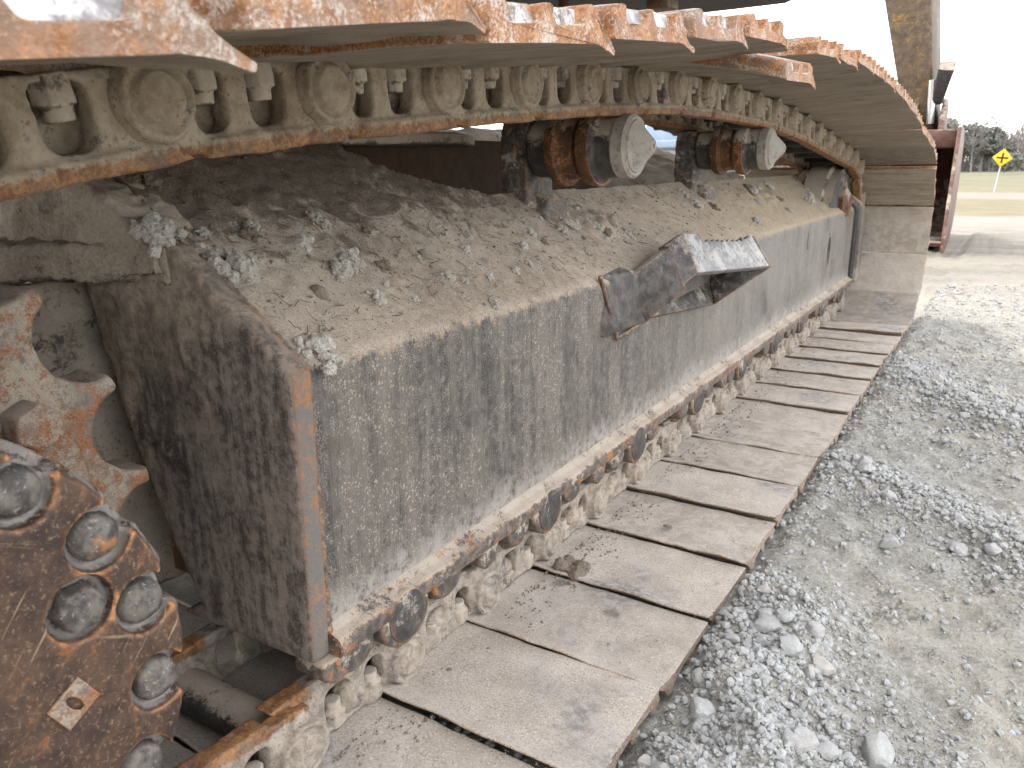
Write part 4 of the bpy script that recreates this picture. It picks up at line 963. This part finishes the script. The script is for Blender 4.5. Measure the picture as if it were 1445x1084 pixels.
def on_slope(y, t, h=0):
    p = Vector((SX, y, SZ))+SD*t; return p+SN*(slope_height(p.x, y, p.z, t)+h)
def clods():
    L = [(0.511, 0.252, 0.0278, 'large crumbly grey clod at the top corner of the end plate'), (0.631, 0.185, 0.0323, 'biggest pale clod on the frame slope near the end plate'), (0.606, 0.198, 0.0132, 'flat dark chip beside the biggest pale clod'),
         (0.646, 0.018, 0.0264, 'pale crumbled clod at the lower edge of the frame slope'), (0.798, 0.149, 0.0227, 'grey clod in the middle of the near frame slope'), (0.725, 0.112, 0.0252, 'long clumped clod on the near frame slope'),
         (0.832, 0.17, 0.0192, 'tan dusty clod high on the frame slope'), (0.988, 0.154, 0.0187, 'smooth tan lump of dried mud on the frame slope'), (0.978, 0.123, 0.0115, 'round brown pebble under the smooth tan lump'),
         (1.519, 0.174, 0.019, 'grey clods in the dirt heap below the first carrier roller'), (1.611, 0.145, 0.0231, 'pale clod spread below the first carrier roller'), (1.72, 0.118, 0.0139, 'rounded grey clod nearest the step bracket')]
    small = [(0.841, 0.254, 0.0134), (0.779, 0.211, 0.0147), (0.808, 0.083, 0.0122), (0.88, 0.14, 0.013), (1.143, 0.184, 0.0103), (1.098, 0.146, 0.01), (1.271, 0.135, 0.011), (1.468, 0.162, 0.0138), (1.624, 0.13, 0.0149), (1.166, 0.075, 0.0089), (0.992, 0.098, 0.0103),
             (0.727, 0.261, 0.0105), (0.701, 0.266, 0.0083), (0.709, 0.245, 0.0123), (1.341, 0.166, 0.0115), (1.023, 0.083, 0.0082), (1.026, 0.019, 0.0092), (1.088, 0.076, 0.0085), (0.573, 0.355, 0.0102), (0.577, 0.247, 0.0086), (1.551, 0.217, 0.013)]
    small += [(random.uniform(.7, 1.7), random.uniform(.04, .25), random.uniform(.004, .008)) for _ in range(22)]+[(random.uniform(2.3, 3.9), random.uniform(.06, .26), random.uniform(.012, .022)) for _ in range(16)]
    cache = {}
    for i, (y, t, s, lab) in enumerate(L+[(a, b, c, None) for a, b, c in small]):
        rs = random.Random(i); plainone = bool(lab) and ('lump' in lab or 'pebble' in lab or 'chip' in lab)
        key = i if lab else ('m' if i % 5 == 0 else 'c')+str(i % 4)
        if key not in cache:
            bm = bmesh.new()
            if plainone: bmesh.ops.create_icosphere(bm, subdivisions=3, radius=.5, matrix=Matrix.Diagonal((1.2, .75, .25 if 'chip' in lab else .7, 1)))
            for k in range(0 if plainone else 44):
                dx, dy = rs.gauss(0, .55), rs.gauss(0, .42); q = .10+.26*rs.random()**2
                bmesh.ops.create_icosphere(bm, subdivisions=2, radius=q, matrix=Matrix.Translation((dx, dy, q*.5+max(0, .5-math.hypot(dx, dy)*.55)*rs.random())))
            me = baked('clod', bm, M['mudclod'] if (plainone or str(key)[0] == 'm') else M['clod'], .05 if lab else .07, 0, ((1.6, .06), (5, .09), (13, .05)) if not plainone else ((2, .07), (7, .03)), i)
            smooth(me, plainone); cache[key] = me
        me = cache[key]
        mw = Matrix.Translation(on_slope(max(.61, y), t) if y > .6 else Vector((SX, y+.06, SZ))+SD*t+SN*.006) @ Matrix.Rotation(R(54.8-19.6), 4, 'Y')
        g = None if lab else ('small clods on the far frame slope' if y > 2 else 'small clods on the near frame slope')
        o = put('clod', me, None, label=lab or ('small pale clod lying on the dusty frame slope beyond the step bracket' if y > 2 else 'small pale clod lying on the near dusty frame slope'), cat='clod', group=g)
        o.matrix_world = mw @ Matrix.Rotation(rs.uniform(-.5, .5)+(PI if not lab and i % 2 else 0), 4, 'Z') @ Matrix.Scale(s*(1 if lab else 1.15), 4)
    items = []
    for k in range(5200):
        y = .6+2.4*random.random()**1.3; t = .02+.46*random.random()
        if t > t_max(y)-.02: continue
        d = .5+.5*NZ((y, t, 1), 14)
        if random.random() > d*(1.4 if t > .17 else .7): continue
        s = random.uniform(.0008, .0022)*(1 if random.random() < .9 else 2.2); p = on_slope(y, t, s*.3); items.append((p.x, p.y, p.z, s))
    for k in range(1100):
        x = -.648+.075*random.random()**1.6; y = .55+2.9*random.random(); s = random.uniform(.001, .003)*(1 if random.random() < .93 else 2); items.append((x, y, s*.2, s))
    put('dirt_crumbs', scatter_mesh('dirt_crumbs', items, M['mudclod'], 1, 6, 2), None, label='dry dirt crumbs scattered over the frame top and the inner ends of the lower shoes', kind='stuff')
    items = []
    for k in range(420):
        y = .62+2.*random.random(); t = .02+.25*random.random(); s = random.uniform(.0008, .0024); p = on_slope(y, t, s*.3); items.append((p.x, p.y, p.z, s))
    for k in range(2600):
        x = -.345-.28*random.random()**1.0; y = .62+2.8*random.random()**1.4
        if NZ((x*3, y*3, 2), 2.2) < -.05 and random.random() < .8: continue
        s = random.uniform(.0006, .0016)*(1 if random.random() < .93 else 2.2); items.append((x, y, .001, s))
    put('pale_grit', scatter_mesh('pale_grit', items, M['clod'], 1, 6, 4), None, label='pale grit sprinkled on the frame slope and the shoes', kind='stuff')
    bm = bmesh.new()
    for k in range(260):
        y = .64+1.7*random.random()**1.2; t = .03+.30*random.random(); l = random.uniform(.006, .026)*(1 if random.random() < .9 else 2); a = random.uniform(0, 6.28); c = random.uniform(-.8, .8); pts = []
        for q in range(5):
            yy = y+l*math.cos(a+c*q/4)*q/4; tt = t+l*math.sin(a+c*q/4)*q/4; pts.append(tuple(on_slope(max(.605, yy), max(.02, tt), .0012+.001*q*random.random())))
        tube(bm, pts, random.uniform(.0003, .0007), 3)
    put('root_fibres', mesh('root_fibres', bm, plain('dry root fibre', (.05, .036, .025), (.16, .12, .075), 40)), None, label='thin dry root fibres and straw lying in the dust on the frame slope', kind='stuff')
    # lump of mud wedged by the link at the second shoe gap
    bm = bmesh.new(); rs = random.Random(4)
    for k in range(16): bmesh.ops.create_icosphere(bm, subdivisions=2, radius=rs.uniform(.007, .015), matrix=Matrix.Translation((rs.gauss(0, .014), rs.gauss(0, .010), rs.uniform(-.004, .006))))
    me = baked('mud_lump', bm, M['mudclod'], .002, 1, ((50, .005), (140, .002)))
    put('mud_lump', me, None, loc=(-.605, 1.16, .006), label='brown mud lump wedged beside a link at the gap between two shoes', cat='mud lump')
    o = put('pebble', rock_mesh('pebble', 77, 3, M['mudclod']), None, loc=(-.52, 1.42, .006), label='single tan pebble lying on a dusty shoe', cat='pebble'); o.scale = (.011, .007, .006)
clods()

# ------------------------------------------------------------------ beyond the lot
def sign():
    y = 49.; x = -.93; z0 = ground_h(x, y)
    s = put('crossroad_sign', None, None, loc=(x, y, z0), label='yellow diamond crossroad sign on a leaning steel post', cat='road sign')
    ye = plain('sign yellow', (.75, .42, .01), (.78, .45, .02), 3, .5); bk = plain('sign black', (.015, .015, .015), (.02, .02, .02), 3, .5); po = plain('galvanised post', (.42, .43, .44), (.5, .5, .5), 5, .5)
    T = Matrix.Rotation(R(5), 4, 'Y')
    bm = bmesh.new(); bx(bm, -.03, .03, -.02, .02, 0, 2.1); put('post', mesh('post', bm, po), s, mw=T)
    bm = bmesh.new(); prism(bm, [(0, 1.30), (.46, 1.76), (0, 2.22), (-.46, 1.76)], 'y', -.045, -.03); put('panel', bevelled('panel', bm, ye, .006), s, mw=T)
    bm = bmesh.new(); bx(bm, -.26, .26, -.05, -.0455, 1.715, 1.805); bx(bm, -.045, .045, -.0505, -.0459, 1.50, 2.02); put('crossroad_symbol', mesh('crossroad_symbol', bm, bk), s, mw=T)
sign()
BARK = plain('grey bark', (.17, .155, .145), (.25, .235, .22), 4); NEEDLE = plain('haze paled needles', (.15, .155, .135), (.21, .215, .19), 2); BRUSH = plain('bare brush', (.20, .185, .175), (.27, .25, .238), 1)  # needles and brush paled, painting distance haze into their colour
def bare_tree(seed, h):
    rs = random.Random(seed); tr = bmesh.new(); cr = bmesh.new()
    def seg(bm, a, b, r0, r1):
        d = (b-a).normalized(); q = d.to_track_quat('Z', 'Y'); n = 4
        A = [bm.verts.new(a+q @ Vector((r0*math.cos(2*PI*k/n), r0*math.sin(2*PI*k/n), 0))) for k in range(n)]; B = [bm.verts.new(b+q @ Vector((r1*math.cos(2*PI*k/n), r1*math.sin(2*PI*k/n), 0))) for k in range(n)]
        for k in range(n): bm.faces.new((A[k], A[(k+1) % n], B[(k+1) % n], B[k]))
    def grow(p, d, l, r, lev):
        q = p+d*l; seg(cr, p, q, r, r*.6)
        if lev == 0: return
        for k in range(4 if lev > 1 else 5):
            nd = (d+Vector((rs.gauss(0, .5), rs.gauss(0, .5), rs.gauss(.15, .3)))).normalized(); grow(p.lerp(q, rs.uniform(.45, 1)), nd, l*rs.uniform(.5, .75), max(.014, r*.55), lev-1)
    top = Vector((rs.gauss(0, .3), 0, h*.55)); seg(tr, Vector((0, 0, -.3)), top, .20, .11); seg(tr, top, Vector((top.x*1.4, 0, h*.8)), .11, .05)
    for k in range(11):
        z = rs.uniform(.25, .8); p = Vector((top.x*z, 0, h*z)); a = rs.uniform(0, 6.28); grow(p, Vector((math.cos(a)*.7, math.sin(a)*.7, .8)).normalized(), h*rs.uniform(.14, .24), .06, 3)
    return mesh('trunk', tr, BARK), mesh('crown', cr, BARK)
def pine(seed, h, w):
    rs = np.random.default_rng(seed); tr = bmesh.new(); cyl(tr, (0, 0, h*.4), 'z', .22, h*.8, 8, .08)
    n = 5200; blobs = [(rs.normal(0, w*.28), rs.normal(0, w*.25), h*rs.uniform(.35, .95), w*rs.uniform(.14, .28)) for _ in range(26)]
    V = []; F = []
    for k in range(n):
        bx_, by, bz, br = blobs[k % 26]; d = rs.normal(size=3); d /= np.linalg.norm(d); p = np.array((bx_, by, bz))+d*br*rs.uniform(.5, 1.05)*(1, 1, .75)
        u = rs.normal(size=3)*.16; v = rs.normal(size=3)*.16; V += [p-u, p+v, p+u]; F.append((3*k, 3*k+1, 3*k+2))
    me = D.meshes.new('crown'); me.from_pydata([tuple(q) for q in V], [], F); me.materials.append(NEEDLE)
    return mesh('trunk', tr, BARK), me
def trees():
    tm = [bare_tree(k, 9.5) for k in range(4)]; pm = [pine(3, 9, 8), pine(8, 6.0, 5)]
    spots = [(-14.2, 150, 'b', 0, .9, 'grey bare tree just beyond the top of the bucket'), (-11.8, 147, 'p', 0, .95, 'dark dome-topped pine beside the bucket'), (-8.8, 150, 'p', 0, .86, 'lower dark pine in the middle of the far tree row'),
             (-6.3, 146, 'b', 1, .92, 'pale bare tree standing before the pines'), (-5.2, 150, 'p', 1, 1.1, 'small dark pine at the right end of the pines'), (-4.0, 152, 'b', 2, .75, 'slim bare tree between the pines and the sign'), (-2.4, 147, 'b', 3, .66, 'bare tree rising over the yellow sign'),
             (-.6, 149, 'b', 0, .68, 'twiggy bare tree at the right edge of the photo'), (1.4, 150, 'b', 1, .66, 'bare tree cut by the right edge of the photo'), (-16.5, 151, 'b', 2, .8, 'bare tree half hidden behind the bucket')]
    for x, y, k, i, s, lab in spots:
        t = put('pine_tree' if k == 'p' else 'bare_tree', None, None, loc=(x, y, ground_h(x, y)), label=lab, cat='tree', group='trees along the far edge of the field'); t.scale = (s, s, s); t.rotation_euler.z = random.random()*6
        a, b = (pm if k == 'p' else tm)[i]; put('trunk', a, t); put('crown', b, t)
    r = np.random.default_rng(5); V = []; F = []; k = 0
    for q in range(42000):
        x = r.uniform(-62, 30); y = r.uniform(154, 166); h = 6.8+1.5*math.sin(x*.35)+1.0*math.sin(x*.9+1); z = -.85+h*r.random()**.9
        u = r.normal(size=3)*(.08, .05, .6)+(.0, 0, .0); v = r.normal(size=3)*.15; p = np.array((x, y, z)); V += [p-u, p+v, p+u]; F.append((k, k+1, k+2)); k += 3
    me = D.meshes.new('woodland'); me.from_pydata([tuple(q) for q in V], [], F); me.materials.append(BRUSH); put('woodland', me, None, label='hazy leafless woodland along the far edge of the field', kind='stuff')
    sb = pine(21, 2.2, 2.6)
    t = put('evergreen_shrub', None, None, loc=(-1.0, 120, -.85), label='small dark evergreen shrub right of the yellow sign', cat='shrub'); put('crown', sb[1], t)
trees()
def truck():
    t = put('flatbed_truck', None, None, loc=(-9.0, 24, -.55), label='pale flatbed truck glimpsed through the gap below the upper chain', cat='truck'); t.rotation_euler.z = R(25)
    wh = plain('truck white', (.6, .62, .64), (.68, .7, .72), 3, .5); bl = plain('truck blue grey', (.2, .26, .34), (.26, .32, .4), 3, .5)
    bm = bmesh.new(); bx(bm, -1.0, 1.0, -3.2, 1.2, 1.75, 1.95); bx(bm, -1.0, 1.0, 1.0, 1.2, 1.95, 2.55); put('flat_bed', bevelled('flat_bed', bm, bl, .02), t)
    bm = bmesh.new(); hexa(bm, [(-1, 1.4, .6), (1, 1.4, .6), (1, 3.4, .6), (-1, 3.4, .6), (-.9, 1.5, 2.6), (.9, 1.5, 2.6), (.9, 2.8, 2.6), (-.9, 2.8, 2.6)]); cb = put('cab', bevelled('cab', bm, wh, .08, 3), t)
    bm = bmesh.new(); hexa(bm, [(-.8, 3.02, 1.8), (.8, 3.02, 1.8), (.8, 3.06, 1.8), (-.8, 3.06, 1.8), (-.75, 2.82, 2.4), (.75, 2.82, 2.4), (.75, 2.86, 2.4), (-.75, 2.86, 2.4)]); put('windscreen', mesh('windscreen', bm, M['rubber']), cb)
    bm = bmesh.new(); bx(bm, -.4, .4, -3.1, 3.0, .75, 1.0); put('chassis', mesh('chassis', bm, M['black']), t)
    bm = bmesh.new(); cyl(bm, (0, 0, 0), 'x', .48, .3, 24); w = mesh('wheel', bm, M['rubber'], True, 40)
    for x in (-.85, .85):
        for y in (-2.2, 2.4): put('wheel', w, t, loc=(x, y, .48))
    p = put('utility_pole', None, None, loc=(-11.9, 30, -.85), label='thin grey pole standing behind the flatbed truck', cat='pole')
    bm = bmesh.new(); cyl(bm, (0, 0, 3), 'z', .06, 6, 10); put('pole_shaft', mesh('pole_shaft', bm, BARK), p)
truck()
def wires():
    w = plain('wire grey', (.16, .17, .19), (.2, .21, .23), 2)
    for i, (x0, z0, x1, z1, lab) in enumerate(((-17.56, 11.573, -14.65, 12.686, 'leftmost faint overhead wire above the shoes'), (-14.6, 11.05, -11.19, 11.812, 'second overhead wire from the left in the sky'),
                                               (-14.25, 10.75, -10.9, 11.55, 'third overhead wire from the left in the sky'), (-13.9, 10.2, -10.0, 11.706, 'overhead wire nearest the leaning arm'))):
        a = Vector((x0, 70, z0)); b = Vector((x1, 70, z1)); d = b-a; p0 = a-d*1.2+Vector((0, 20, 0)); p1 = b+d*1.2-Vector((0, 20, 0))
        bm = bmesh.new(); tube(bm, [tuple(p0.lerp(p1, k/12)) for k in range(13)], .03, 6); put('power_line', mesh('power_line', bm, w), None, label=lab, cat='wire', group='overhead wires in the sky')
wires()
